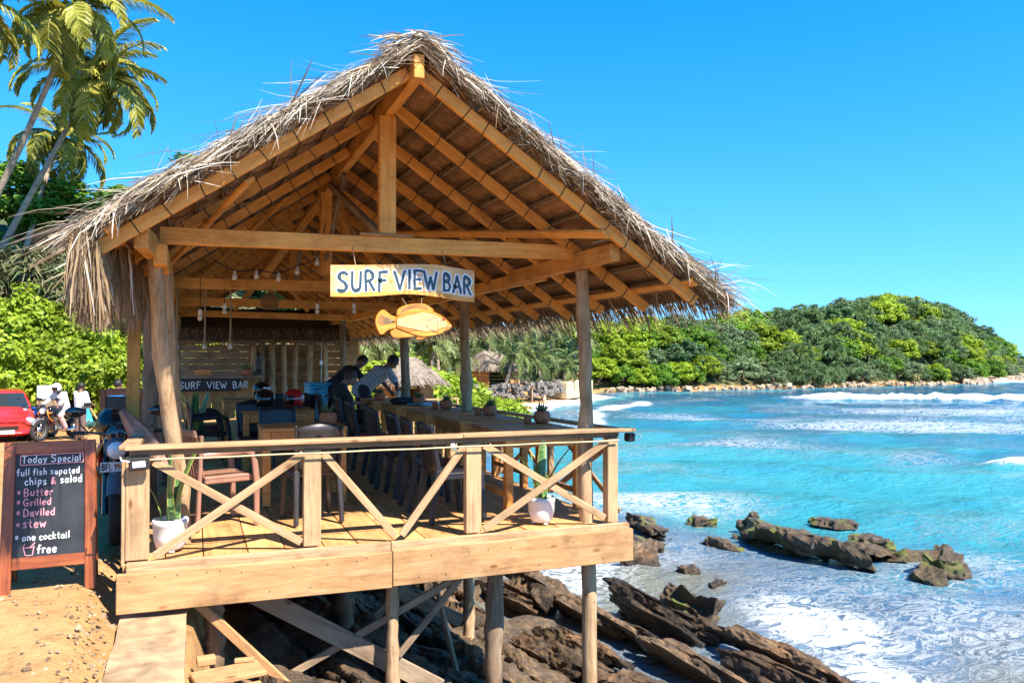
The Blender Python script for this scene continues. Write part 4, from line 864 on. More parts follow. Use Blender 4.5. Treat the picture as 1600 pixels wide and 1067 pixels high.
# helmets
def helmet(M, mat, label, visor='gloss_black'):
    r_ = empty('helmet', M, label, 'helmet'); dis = lambda d: (.06 if d.z < -.3 else 0)
    vs = MB().ball((0, 0, .135), (.125, .145, .135), nu=24, nv=16)
    keep = [f for f in vs.f if not (sum(vs.v[i][1] for i in f) / 4 < -.075 and .07 < sum(vs.v[i][2] for i in f) / 4 < .175)]; keep = [f for f in keep if sum(vs.v[i][2] for i in f) / 4 > .02]; vs.f = keep; vs.sm = [True] * len(keep)
    vs.build('shell', M_[mat], r_, M)
    v2 = MB().ball((0, -.002, .135), (.118, .139, .125), nu=24, nv=14); v2.f = [f for f in v2.f if .05 < sum(v2.v[i][2] for i in f) / 4 < .2]; v2.sm = [True] * len(v2.f); v2.build('visor', M_[visor], r_, M)
    MB().lathe([(.09, .02), (.118, .022), (.118, .045), (.09, .045)], 24).build('rim', M_['rubber'], r_, M); return r_
helmet(TR(.86, 11.28, .75, -50), 'gloss_black', 'glossy black motorcycle helmet on the table with the red one'); helmet(TR(1.22, 11.2, .75, -60), 'red_paint', 'red motorcycle helmet with dark visor on the table beside the black one'); helmet(TR(.98, 13.5, .78, 60), 'gloss_black', 'black helmet with raised silver visor on the back table', 'lens')
# drink, bag, papers on the sea side tables
g_ = empty('drink_glass', TR(2.98, 12.75, .75), 'tall glass of milky iced coffee beside the checked shirt man', 'glass'); MB().lathe([(0, .0), (.032, 0), (.042, .15), (.040, .15), (.031, .01)], 18).build('glass', plain('iced_coffee', (.62, .46, .26), .2), g_, W[g_]); MB().lathe([(.0, .128), (.039, .128)], 18).build('foam', plain('milk_foam', (.75, .66, .5), .7), g_, W[g_])
bg_ = MB(); bg_.ball((0, 0, .045), (.24, .13, .055), dis=lambda d: .18 * noise.noise(d * 3)); bg_ = bg_.build('bag', plain('black_fabric', (.02, .02, .024), .8, var=.4), None, TR(2.86, 11.85, .75, 20)); tag(bg_, 'limp black bag lying on the fourth sea side table', 'bag')
bk = empty('book', TR(3.02, 11.35, .752, 35), 'open blue magazine on the fourth sea side table', 'magazine'); MB().box((-.1, 0, .008), (.2, .27, .014)).build('left_page', M_['cyan'], bk, W[bk] @ Matrix.Rotation(R(6), 4, 'Y')); MB().box((.1, 0, .008), (.2, .27, .014)).build('right_page', plain('pale_page', (.55, .62, .72), .5), bk, W[bk] @ Matrix.Rotation(R(-6), 4, 'Y'))
bx_ = empty('blue_box', TR(2.15, 15.2, 0, 8), 'bright blue cooler box with black print behind the seated man', 'cooler box')
MB().box((0, 0, .46), (.55, .4, .92)).build('body', M_['cyan'], bx_, W[bx_], .02); MB().box((0, 0, .945), (.57, .42, .05)).build('lid', M_['cyan'], bx_, W[bx_], .012)
pr = MB()
for P in ([(.0, .72), (.06, .76), (.12, .74), (.16, .79), (.21, .77)], [(.04, .66), (.1, .70), (.16, .66), (.22, .70)], [(.1, .60), (.15, .58), (.2, .63)], [(-.2, .85), (-.05, .87)], [(.06, .80), (.2, .85)]):
    for a, c in zip(P[:-1], P[1:]): pr.bar((a[0], -.2025, a[1]), (c[0], -.2025, c[1]), .03, .003, (0, 1, 0))
pr.build('black_print', M_['gloss_black'], bx_, W[bx_])['kind'] = 'stuff'
# lamps: rope pendants, bare bulbs, wicker shade
def pendant(x, y, zt, zb, rope, label, grp):
    r_ = empty('pendant_lamp', TR(x, y, zb), label, 'lamp', grp)
    MB().tube([(0, 0, .09), (.004, 0, (zt - zb) * .5), (0, 0, zt - zb)], .011 if rope else .0035, 7).build('rope' if rope else 'cord', M_['rope' if rope else 'rope_black'], r_, W[r_])
    MB().lathe([(.0, .10), (.017, .10), (.019, .055), (.015, .045), (0, .045)], 12).build('socket', M_['rope' if rope else 'white_paint'], r_, W[r_]); MB().lathe([(.012, .046), (.02, .03), (.025, .008), (.02, -.012), (0, -.022)], 14).build('bulb', M_['bulb'], r_, W[r_])
for i, x in enumerate((-.19, .10, .375)): pendant(x, 9.96, 2.215, 1.545, True, ['leftmost', 'middle', 'rightmost'][i] + ' of three thick rope pendant lamps hanging over the left tables', 'rope pendant lamps')
for i, (x, y, zt, zb) in enumerate([(.045, 9.0, 2.25, 1.83), (.30, 9.6, 2.21, 1.93), (1.30, 9.6, 2.2, 1.95), (1.72, 9.6, 2.2, 1.96)]): pendant(x, y, zt, zb, False, 'bare bulb on a thin white cord, %s counted from the left pole' % ('first', 'second', 'third', 'fourth')[i], 'bare bulbs on short cords')
sl = MB(); sp_ = [(.15, 8.2, 2.36), (.35, 8.35, 2.27), (.56, 8.5, 2.30), (.78, 8.6, 2.29), (.98, 8.75, 2.38), (1.2, 8.9, 2.50), (1.33, 9.2, 2.9)]; sl.tube(smooth_poly(sp_, 4), .006, 6)
slr = empty('string_lights', TR(.7, 8.5, 2.3), 'string of bare bulbs swagged beneath the rafters on the left', 'string lights'); sl.build('cable', M_['rope_black'], slr)
for p in sp_[1:6]: MB().lathe([(0, .0), (.014, 0), (.014, -.03), (.022, -.045), (.026, -.065), (.018, -.085), (0, -.092)], 12, c=p).build('bulb', M_['bulb'], slr)
wk = empty('wicker_lamp', TR(.80, 9.85, 1.98), 'round woven wicker lampshade hanging below the second tie beam', 'lamp'); wb = MB()
for k in range(16): a = k * math.pi / 8; wb.tube([(.10 * math.sin(t) * math.cos(a + t * .3), .10 * math.sin(t) * math.sin(a + t * .3), .10 * math.cos(t)) for t in np.linspace(.25, 2.6, 8)], .004, 4)
for t in np.linspace(.4, 2.5, 9): wb.tube([(.101 * math.sin(t) * math.cos(q), .101 * math.sin(t) * math.sin(q), .10 * math.cos(t)) for q in np.linspace(0, 6.283, 17)], .004, 4, False)
wb.build('shade', M_['wicker'], wk, W[wk] @ Matrix.Translation((0, 0, .09))); MB().tube([(0, 0, .18), (0, .0, .26)], .004, 5).build('cord', M_['rope_black'], wk, W[wk])
# small lamp box on the left rail corner, black lamp on the right end
lb = empty('solar_lamp', TR(-.36, 6.345, .70), 'small black solar lamp with white panel on the left end of the front rail', 'lamp')
MB().box((0, 0, 0), (.135, .05, .085)).build('case', M_['rope_black'], lb, W[lb] @ Matrix.Rotation(R(-4), 4, 'Y'), .008); MB().box((0, -.0265, 0), (.082, .004, .042)).build('panel', M_['lens'], lb, W[lb] @ Matrix.Rotation(R(-4), 4, 'Y'), .001); MB().tube([(-.06, -.02, .02), (-.11, -.03, .03), (-.12, 0, .05)], .006, 6).build('wire', M_['white_paint'], lb, W[lb])
l2 = empty('flood_lamp', TR(3.60, 6.47, .735), 'black flood lamp bracketed to the right end of the front rail', 'lamp'); MB().box((0, 0, 0), (.08, .07, .075)).build('case', M_['rope_black'], l2, W[l2], .01); MB().tube([(.04, -.02, .02), (.075, -.04, .035), (.09, -.04, .0), (.06, -.02, -.03)], .005, 6).build('wire', M_['white_paint'], l2, W[l2])
sh = MB(); vs = []; fs = []
for i in range(9):
    t = i / 8
    for j in range(7): u = j / 6 - .5; wd_ = .20 * math.sin(min(1, t * 1.5 + .12) * 1.57) * (1 - .75 * max(0, t - .55) / .45); vs.append((u * wd_, .16 * u * u + .02 * math.cos(u * 25) - .06 * t, t * .62))
for i in range(8):
    for j in range(6): q = i * 7 + j; fs.append((q, q + 1, q + 8, q + 7))
sh.add(vs, fs, True); so = sh.build('palm_sheath', wood('dry_sheath', (.22, .12, .09), (.36, .22, .17), (.46, .31, .25), scale=(20, 20, 1.2), knots=False), None, Matrix.Translation((-.18, 7.25, .52)) @ Matrix.Rotation(R(-36), 4, 'Y') @ Matrix.Rotation(R(20), 4, 'Z')); so.modifiers.new('thick', 'SOLIDIFY').thickness = .006
tag(so, 'dry brown palm sheath leaning against the left pole', 'palm sheath')
# ------------------------------------------------------------------ rocks
m, n, b = new_mat('wet_layered_rock'); tc = nd(n, 'TexCoord'); v, rnd = rand_shift(n, tc.outputs['Object'], 23.)
mp = nd(n, 'Mapping'); mp.inputs['Scale'].default_value = (1.3, 3.5, 5.); L(n, v, mp.inputs[0]); nz = nd(n, 'TexNoise', i_Scale=2.2, i_Detail=12., i_Roughness=.78, i_Distortion=.3); L(n, mp.outputs[0], nz.inputs[0])
nz2 = nd(n, 'TexNoise', i_Scale=1.3, i_Detail=4.); L(n, v, nz2.inputs[0])
rp = ramp(n, [(.30, (.024, .019, .016)), (.46, (.10, .068, .042)), (.6, (.25, .165, .085)), (.78, (.46, .36, .25))]); L(n, nz.outputs[0], rp.inputs[0])
r3 = ramp(n, [(.3, (.35, .33, .32)), (.55, (1., .9, .8)), (.75, (1.5, .95, .55))]); L(n, nz2.outputs[0], r3.inputs[0])
mx = nd(n, 'Mix', data_type='RGBA', blend_type='MULTIPLY'); mx.inputs[0].default_value = .9; L(n, rp.outputs[0], mx.inputs[6]); L(n, r3.outputs[0], mx.inputs[7])
gp = nd(n, 'NewGeometry'); sz = nd(n, 'SeparateXYZ'); L(n, gp.outputs['Position'], sz.inputs[0]); zn = nd(n, 'Math', operation='MULTIPLY_ADD', i_1=.25); L(n, nz2.outputs[0], zn.inputs[0]); L(n, sz.outputs[2], zn.inputs[2])
wt = nd(n, 'MapRange', i_1=-2.12, i_2=-1.98, i_3=.42, i_4=1.); L(n, zn.outputs[0], wt.inputs[0]); ws = nd(n, 'VectorMath', operation='SCALE'); L(n, vary(n, mx.outputs[2], rnd, .6, 1.5), ws.inputs[0]); L(n, wt.outputs[0], ws.inputs['Scale'])   # soaked below the tide line
wr = nd(n, 'MapRange', i_1=-2.12, i_2=-1.98, i_3=.22, i_4=.7); L(n, zn.outputs[0], wr.inputs[0]); L(n, wr.outputs[0], b.inputs['Roughness'])
L(n, ws.outputs[0], b.inputs['Base Color']); b.inputs['Specular IOR Level'].default_value = .55
bump(n, b, nz.outputs[0], 1., .06); M_['rock'] = m
m, n, b = new_mat('mossy_rock'); tc = nd(n, 'TexCoord'); v, rnd = rand_shift(n, tc.outputs['Object'], 23.); mp = nd(n, 'Mapping'); mp.inputs['Scale'].default_value = (.8, 4., 5.); L(n, v, mp.inputs[0]); nz = nd(n, 'TexNoise', i_Scale=2.4, i_Detail=12., i_Roughness=.78); L(n, mp.outputs[0], nz.inputs[0])
rp = ramp(n, [(.3, (.025, .02, .015)), (.5, (.10, .065, .035)), (.7, (.24, .16, .08))]); L(n, nz.outputs[0], rp.inputs[0]); n5 = nd(n, 'TexNoise', i_Scale=2.6, i_Detail=6.); L(n, v, n5.inputs[0])
mr = nd(n, 'MapRange', i_1=.55, i_2=.66); L(n, n5.outputs[0], mr.inputs[0]); mx = nd(n, 'Mix', data_type='RGBA'); L(n, mr.outputs[0], mx.inputs[0]); L(n, rp.outputs[0], mx.inputs[6]); mx.inputs[7].default_value = (.16, .17, .03, 1); L(n, mx.outputs[2], b.inputs['Base Color']); b.inputs['Roughness'].default_value = .5; bump(n, b, nz.outputs[0], 1., .09); M_['moss_rock'] = m
def rock_mesh(name, d, seed, amp=.13, sub=3, mat='rock', sq=.6, lay=0):
    """layered stack of broken plates (lay > 0) or one chipped block, cut by random planes so that it breaks in facets"""
    rd_ = random.Random(seed); out = bmesh.new(); nl_ = lay or 1; z0 = -d[2] / 2
    for q in range(nl_):
        t = d[2] / nl_ * rd_.uniform(.85, 1.3); bm = bmesh.new(); bmesh.ops.create_cube(bm, size=1); sx_ = d[0] * rd_.uniform(.7, 1.); sy_ = d[1] * rd_.uniform(.75, 1.)
        bmesh.ops.scale(bm, vec=(sx_, sy_, t), verts=bm.verts)
        for c_ in range(rd_.randrange(7, 12)):
            nn = Vector((rd_.gauss(0, 1), rd_.gauss(0, 1), rd_.gauss(0, .45 if lay else .9))).normalized(); r_ = Vector((nn.x * sx_ / 2, nn.y * sy_ / 2, nn.z * t / 2)).length
            bmesh.ops.bisect_plane(bm, geom=bm.verts[:] + bm.edges[:] + bm.faces[:], plane_co=nn * r_ * rd_.uniform(.72, 1.0), plane_no=nn, clear_outer=True)
            be = [e_ for e_ in bm.edges if e_.is_boundary]
            if be: bmesh.ops.holes_fill(bm, edges=be)
        bmesh.ops.triangulate(bm, faces=bm.faces[:])
        for k in range(sub):
            lim = max(d) * .5 / (2 ** k); bmesh.ops.subdivide_edges(bm, edges=[e_ for e_ in bm.edges if e_.calc_length() > lim * .35], cuts=1); bmesh.ops.triangulate(bm, faces=bm.faces[:])
        mn = min(d[1], d[2] * 1.5); s = Vector((seed * 3.7 + q, seed * 1.3, seed * 5.1))
        for v_ in bm.verts:
            p = v_.co; nn = noise.noise(Vector((p.x * .5, p.y, p.z)) * 2.2 / mn * .6 + s) + .6 * noise.noise(p * 6. / mn * .5 + s) + .35 * noise.noise(p * 15 / mn * .5 + s); dn_ = Vector((p.x * .25, p.y, p.z)); v_.co = p + (dn_.normalized() if dn_.length > 1e-6 else dn_) * (nn - .8 * abs(noise.noise(Vector((p.x * .45, p.y * 2, p.z * 2)) * 3. / mn * .5 + s * 2))) * amp * mn * .5
        off = Vector((rd_.uniform(-.12, .12) * d[0], rd_.uniform(-.12, .12) * d[1] + (q - nl_ / 2) * .10 * d[1] * (lay > 0), z0 + d[2] / nl_ * (q + .5))); me_ = bpy.data.meshes.new('t'); bmesh.ops.translate(bm, vec=off, verts=bm.verts); bm.to_mesh(me_); bm.free(); out.from_mesh(me_); bpy.data.meshes.remove(me_)
    me = bpy.data.meshes.new(name); out.to_mesh(me); out.free(); me.materials.append(M_[mat]); return me
shelf = empty('rock_shelf', TR(4.6, 9, -2.2)); tag(shelf, None, None, None, 'structure')
SM = [rock_mesh('rock_slab', (2.6, .8, .34), 10 + i, .42, 4, 'rock', .2, 2) for i in range(6)]
rd = random.Random(12)
def slab(x, y, z, ln, w, t, az, dip, k=None):
    k = rd.randrange(6) if k is None else k
    M = Matrix.Translation((x, y, z)) @ Matrix.Rotation(R(az), 4, 'Z') @ Matrix.Rotation(R(rd.uniform(-4, 8)), 4, 'Y') @ Matrix.Rotation(R(dip), 4, 'X') @ Matrix.Diagonal((ln / 2.6, w / .8, t / .34, 1))
    put(bpy.data.objects.new('rock_slab', SM[k]), shelf, M)
u = 2.7
while u < 7.1:                                  # ranks of thin tilted strata running away from the viewer, water between them
    yy = rd.uniform(5.4, 6.6)
    while yy < 12.6:
        ln = rd.uniform(1.3, 3.2); xx = u + .09 * (9 - yy) + rd.uniform(-.06, .06)
        zt = np.interp(u, [2.7, 4, 5.2, 6.2, 7.0], [-2.10, -2.25, -2.33, -2.38, -2.46]) + rd.uniform(-.13, .10)
        if not (u > 5.7 and yy > 11) and rd.random() < .72: slab(xx, yy + ln / 2, zt, ln * 1.2, rd.uniform(.34, .52), rd.uniform(.11, .19), 98 + rd.uniform(-3, 3), rd.uniform(50, 68))
        yy += ln * rd.uniform(.9, 1.2)
    u += rd.uniform(.26, .40)
for x, y, z, ln, w, t in [(6.1, 10.2, -2.24, 2.8, .46, .18), (6.75, 8.4, -2.24, 2.8, .46, .2), (5.5, 8.3, -2.14, 2.6, .46, .22), (5.25, 10.6, -2.18, 2.6, .45, .24), (4.9, 11.9, -2.12, 1.6, .7, .45), (4.5, 7.6, -2.08, 2.6, .5, .3), (3.9, 8.9, -2.08, 2.7, .5, .26)]: slab(x, y, z, ln, w, t, 98 + rd.uniform(-3, 3), rd.uniform(45, 60))
for i in range(90):                             # under the deck
    x = rd.uniform(.6, 3.4); y = rd.uniform(6.3, 12); slab(x, y, gh(x, y) + rd.uniform(-.05, .1), rd.uniform(.6, 1.8), rd.uniform(.3, .6), rd.uniform(.15, .35), 100 + rd.uniform(-15, 15), rd.uniform(10, 45))
def boulder(x, y, z, d, az, dip, seed, label, mat='moss_rock', parts=1):
    o = bpy.data.objects.new('boulder', rock_mesh('boulder', d, seed, .55, 4, mat, .4, 3 if max(d) > 1.4 else 1)); put(o, None, Matrix.Translation((x, y, z)) @ Matrix.Rotation(R(az), 4, 'Z') @ Matrix.Rotation(R(dip), 4, 'X')); tag(o, label, 'rock', 'rocks standing in the water')
boulder(11.15, 13.3, -2.58, (4.0, 1.25, 1.15), 98, 10, 71, 'long dark layered rock with yellow weed in the middle of the surf')
boulder(12.2, 12.2, -2.42, (1.8, .95, .8), 110, 6, 72, 'rounded brown rock at the right end of the long layered rock')
boulder(12.25, 10.75, -2.38, (1.15, .8, .8), 20, 5, 73, 'lone dark boulder farthest right in the surf'); boulder(11.75, 10.6, -2.42, (.9, .6, .4), 30, 0, 83, 'low flat rock in front of the lone right boulder')
boulder(11.5, 15.2, -2.35, (.7, .6, .65), 60, 0, 74, 'small mossy knob at the far end of the long layered rock')
boulder(9.15, 15.6, -2.4, (2.2, .8, .55), 80, 14, 75, 'low weedy brown rock just right of the deck corner'); boulder(8.5, 14.8, -2.45, (1.6, .6, .4), 85, 10, 85, 'mossy rock ledge nearest the deck corner')
boulder(10.8, 16.2, -2.42, (.8, .6, .4), 10, 0, 76, 'small rock in the water behind the weedy one'); boulder(7.6, 13.4, -2.35, (1.0, .8, .55), 30, 0, 77, 'smooth grey rock below the deck corner', 'rock')
boulder(8.15, 12.55, -2.42, (.6, .4, .3), 50, 0, 78, 'little wet rock beside the smooth grey one', 'rock'); boulder(8.1, 11.75, -2.42, (.45, .35, .25), 20, 0, 79, 'smallest wet rock before the rock shelf', 'rock'); boulder(9.9, 14.0, -2.46, (1.3, .45, .3), 100, 12, 80, 'thin low rock left of the long layered rock')
boulder(13.6, 15.2, -2.48, (1.5, .6, .35), 120, 0, 81, 'half sunken rock behind the long layered rock')
boulder(6.9, 10.7, -2.3, (1.3, .55, .5), 98, 24, 82, 'black rock with bright green moss at the edge of the shelf')
# ------------------------------------------------------------------ kerb, boards on the ground
kb = empty('concrete_kerb', TR(-.27, 5, -.34)); tag(kb, 'pale sandy concrete kerb running under the left end of the deck', 'kerb')
for i, (a, c) in enumerate(((2.0, 4.12), (4.13, 6.34), (6.35, 8.5))):
    mb = MB().box((-.26, (a + c) / 2, -.675), (.43, c - a, .6)); bm = bmesh.new(); me = mb.mesh('slab', M_['concrete']); bm.from_mesh(me); bmesh.ops.subdivide_edges(bm, edges=bm.edges[:], cuts=14, use_grid_fill=True)
    for v_ in bm.verts: v_.co += Vector((noise.noise(v_.co * 3), noise.noise(v_.co * 3 + Vector((9, 0, 0))), noise.noise(v_.co * 4 + Vector((0, 9, 0))))) * .014
    bm.to_mesh(me); bm.free(); put(bpy.data.objects.new('slab', me), kb)
for i, (a, c, w, h, lb_) in enumerate([((.0, 5.28, -.47), (.40, 5.36, -.47), .22, .03, 'flat plank lying beside the concrete kerb'), ((.02, 5.50, -.435), (.13, 5.51, -.435), .07, .05, 'short wood offcut on the flat plank by the kerb'), ((.24, 5.45, -.44), (.36, 5.44, -.44), .035, .025, 'thin stick of wood lying on the flat plank'), ((.0, 5.0, -.50), (.40, 5.07, -.50), .26, .03, 'lower plank beneath the flat plank beside the kerb')]):
    tag(timber('loose_board', a, c, w, h, M_['fascia'], None), lb_, 'board')
tag(MB().ball((0, 0, 0), (.34, .5, .42), nu=22, nv=14, dis=lambda d: .2 * noise.noise(d * 3)).build('soil_heap', plain('dark_soil', (.12, .075, .04), .95, var=.5, ns=14, bs=1.), None, TR(.24, 5.3, -1.0)), 'heap of dark earth under the loose planks by the kerb', 'earth heap')
# ------------------------------------------------------------------ the inner bar hut
hut = empty('bar_hut', TR(1.4, 20.6, -.2), 'small dark thatched plank bar hut at the back of the shelter', 'hut')
for k in range(9):
    z = .32 + k * .165
    for (a, c) in ((1.20, 3.35),): timber('wall_plank', (a, 20.62 + .012 * (k % 2), z), (c, 20.62 + .012 * (k % 2), z), .03, .158, M_['brick_plank'], hut)
    timber('wall_plank', (-.6, 22.6, z), (3.3, 22.6, z), .03, .16, M_['oldwood'], hut)
for k in range(6): timber('wall_plank', (3.42, 20.3 + .02 * (k % 2), .9 + k * .17), (3.75, 20.3, .9 + k * .17), .03, .16, M_['brick_plank'], hut)
for i, (x, r_) in enumerate([(1.72, .07), (1.98, .055), (2.27, .05), (2.6, .065), (2.95, .055), (1.48, .085), (1.30, .06)]): log('log_post', [(x, 20.42, -.2), (x + .03 * math.sin(i * 2), 20.42, .9), (x, 20.42, 1.95)], (r_ * 1.1, r_), M_['bark'] if i not in (5,) else M_['bark_dark'], hut, 10, 3, 60 + i)
timber('counter_top', (-.65, 20.15, .96), (1.45, 20.15, .96), .40, .05, M_['oldwood'], hut); 
for k in range(8): timber('counter_board', (-.55 + k * .26, 20.18, .0), (-.55 + k * .26, 20.18, .93), .02, .25, M_['brick_plank'], hut, up=(1, 0, 0))
hr = MB(); vs = []; fs = []
for i in range(17):
    x = -.9 + i * .27
    for j, (yy, zz) in enumerate(((19.55, 1.80), (19.9, 2.08), (20.6, 2.42), (21.6, 2.62), (23, 2.3), (23, 2.15), (20.6, 2.28), (19.6, 1.72))): vs.append((x, yy + random.uniform(-.03, .03), zz + random.uniform(-.03, .03)))
fs = [(i * 8 + j, i * 8 + (j + 1) % 8, (i + 1) * 8 + (j + 1) % 8, (i + 1) * 8 + j) for i in range(16) for j in range(8)]; hr.add(vs, fs); hr.build('roof', M_['thatch_core'], hut)
fr = MB()
for i in range(1900): straw(fr, (random.uniform(-.9, 3.4), 19.6 + random.uniform(0, .35), random.uniform(1.76, 2.1)), (random.uniform(-.3, .3), -random.uniform(.2, .9), -random.uniform(.3, 1)), random.uniform(.12, .30), random.uniform(.012, .025), .5)
fr.build('roof_fringe', M_['straw_brown'], hut)['kind'] = 'stuff'
bs = empty('counter_sign', TR(.29, 19.93, .785), 'dark board on the bar counter lettered SURF VIEW BAR in white', 'sign'); MB().box((0, 0, 0), (1.36, .03, .28)).build('board', plain('dark_board', (.03, .016, .012), .5, var=.4), bs, W[bs], .004)
random.seed(8); lt = MB(); write(lt, 'SURF  VIEW  BAR', -.62, -.07, .142, .019, W[bs], -.017, .05); lt.build('lettering', M_['chalk_w'], bs)['kind'] = 'stuff'
tr_ = empty('wooden_tray', TR(.16, 20.1, .985), 'small orange wooden tray on the bar counter', 'tray'); MB().box((0, 0, .05), (.36, .25, .02)).box((0, -.12, .09), (.36, .015, .10)).box((0, .12, .09), (.36, .015, .10)).box((0, -.12, .145), (.2, .012, .015)).build('body', M_['table'], tr_, W[tr_]); MB().box((0, 0, .02), (.3, .2, .036)).build('base', M_['table'], tr_, W[tr_])
fp = make_pot('dark potted plant standing on the right end of the bar counter'); fp.matrix_basis = TR(1.12, 20.1, .985, 0, 1.3); W[fp] = fp.matrix_basis.copy()
vs_ = empty('figurine', TR(1.38, 20.1, .985), 'dark carved figurine beside the plant on the bar counter', 'figurine'); MB().lathe([(0, 0), (.08, 0), (.09, .05), (.06, .12), (.045, .22), (.06, .28), (.055, .34), (.03, .4), (.045, .46), (.03, .52), (0, .53)], 14).build('figure', plain('dark_carving', (.03, .018, .012), .4, var=.3), vs_, W[vs_]); MB().lathe([(0, -.0), (.1, -.0), (.1, .02), (0, .022)], 14).build('plinth', M_['oldwood'], vs_, W[vs_])
sw = MB().box((0, 0, 0), (.075, .03, .10)).box((0, -.018, 0), (.03, .01, .03)).build('switch_box', M_['white_paint'], None, TR(2.86, 20.36, 1.28)); tag(sw, 'small white electric switch box on the log wall of the bar hut', 'switch box')
cd = MB().tube([(2.86, 20.36, 1.33), (2.87, 20.37, 1.9)], .012, 6).tube([(2.86, 20.36, 1.23), (2.86, 20.37, .3)], .012, 6).build('conduit', plain('pale_conduit', (.45, .5, .42), .5), None); tag(cd, 'pale conduit running up and down from the white switch box', 'pipe')

# gravel and wood chips trodden into the road edge
gv = MB(); rd = random.Random(4)
for i in range(480):
    x = -.46 - abs(rd.gauss(0, .45)) if i < 330 else rd.uniform(-3, -.45); y = rd.uniform(3.6, 9.5); s_ = rd.uniform(.004, .013) * (1 if rd.random() < .93 else 1.8); z = gh(x, y) + .012
    Mq = Matrix.Translation((x, y, z)) @ Matrix.Rotation(rd.uniform(0, 6.3), 4, 'Z') @ Matrix.Rotation(rd.uniform(-.5, .5), 4, 'X'); gv.box((0, 0, 0), (s_ * 2.4, s_ * 1.6, s_), Mq, .7)
gv = gv.build('gravel', leafmat('gravel_bits', [(.12, .075, .045), (.30, .19, .10), (.45, .33, .2), (.2, .14, .09)], 0., .9), None); tag(gv, 'loose gravel and wood chips along the road edge', 'gravel', None, 'stuff')
# ------------------------------------------------------------------ vegetation library
def leaf_quads(C, Nn, size, rg, asp=.5):
    k = len(C); t = rg.normal(size=(k, 3)); t -= Nn * (t * Nn).sum(1)[:, None]; t /= np.linalg.norm(t, axis=1)[:, None] + 1e-9; b_ = np.cross(Nn, t)
    s = (size * rg.uniform(.6, 1.35, k))[:, None]
    V = np.stack([C - t * s * .5, C + b_ * s * asp * .5 + Nn * s * .08, C + t * s * .5, C - b_ * s * asp * .5 + Nn * s * .08], 1).reshape(-1, 3); F = np.arange(4 * k).reshape(-1, 4); return V, F
def crown_mesh(name, mat, rad, nclump, nleaf, size, seed, bottom=-.35, spread=.22, asp=.55, up=.5):
    rg = np.random.default_rng(seed); th = np.arccos(rg.uniform(bottom, 1, nclump)); ph = rg.uniform(0, 2 * np.pi, nclump); rr = rg.uniform(.55, 1.0, nclump)
    cc = np.stack([np.sin(th) * np.cos(ph), np.sin(th) * np.sin(ph), np.cos(th)], 1) * rr[:, None]
    d = rg.normal(size=(nclump, nleaf, 3)); d /= np.linalg.norm(d, axis=2)[:, :, None]; rs = rg.uniform(.45, 1., (nclump, nleaf, 1)) * spread * rg.uniform(.6, 1.3, (nclump, 1, 1))
    P = (cc[:, None] + d * rs * np.array([1, 1, .75])).reshape(-1, 3) * np.array(rad)
    Nn = d.reshape(-1, 3) * .7 + np.repeat(cc, nleaf, 0) * .4 + np.array([0, 0, up]) + rg.normal(size=(nclump * nleaf, 3)) * .45; Nn /= np.linalg.norm(Nn, axis=1)[:, None]
    V, F = leaf_quads(P, Nn, size, rg, asp); return np_mesh(name, V, F, M_[mat])
def strips_mesh(name, mat, rad, nros, nst, ln, w, seed, bottom=-.5):
    rg = np.random.default_rng(seed); th = np.arccos(rg.uniform(bottom, 1, nros)); ph = rg.uniform(0, 6.283, nros); cc = np.stack([np.sin(th) * np.cos(ph), np.sin(th) * np.sin(ph), np.cos(th)], 1) * rg.uniform(.6, 1., (nros, 1)) * np.array(rad)
    o = np.repeat(cc, nst, 0); k = len(o); d = rg.normal(size=(k, 3)) * .8 + np.repeat(cc / np.array(rad), nst, 0) * .7 + np.array([0, 0, .45]); d /= np.linalg.norm(d, axis=1)[:, None]; l_ = ln * rg.uniform(.7, 1.2, (k, 1)); s = np.cross(d, rg.normal(size=(k, 3))); s /= np.linalg.norm(s, axis=1)[:, None]
    p1 = o + d * l_ * .5; d2 = d + np.array([0, 0, -1.0]); d2 /= np.linalg.norm(d2, axis=1)[:, None]; p2 = p1 + d2 * l_ * .55
    V = np.stack([o - s * w * .5, o + s * w * .5, p1 + s * w * .5, p1 - s * w * .5, p2 + s * w * .08, p2 - s * w * .08], 1).reshape(-1, 3); b_ = np.arange(k) * 6; F = np.concatenate([np.stack([b_, b_ + 1, b_ + 2, b_ + 3], 1), np.stack([b_ + 3, b_ + 2, b_ + 4, b_ + 5], 1)]); return np_mesh(name, V, F, M_[mat])
M_['leaf_bright'] = leafmat('bright_leaf', [(.15, .22, .012), (.26, .36, .02), (.38, .46, .04), (.18, .28, .02)], .4)
M_['leaf_green'] = leafmat('green_leaf', [(.07, .17, .015), (.13, .26, .02), (.20, .35, .03)], .35)
M_['leaf_yellow'] = leafmat('yellow_green_leaf', [(.17, .25, .012), (.27, .37, .018), (.37, .46, .03)], .35)
M_['leaf_dark'] = leafmat('dark_leaf', [(.04, .09, .03), (.075, .15, .05), (.12, .20, .07)], .25)
M_['leaf_grey'] = leafmat('grey_green_leaf', [(.10, .16, .07), (.16, .23, .10), (.23, .31, .14)], .25)
M_['pandan'] = leafmat('screw_pine_leaf', [(.06, .09, .035), (.13, .16, .06), (.20, .20, .10), (.28, .23, .13)], .2)
M_['pandan_green'] = leafmat('green_screw_pine_leaf', [(.08, .14, .05), (.13, .21, .075), (.21, .30, .11)], .2)
M_['palm_leaf'] = leafmat('palm_leaflet', [(.15, .17, .02), (.28, .28, .035), (.40, .38, .06), (.50, .42, .10)], .35, .4)
M_['palm_leaf_far'] = leafmat('far_palm_leaflet', [(.09, .14, .035), (.17, .22, .06), (.28, .29, .11)], .3, .45)
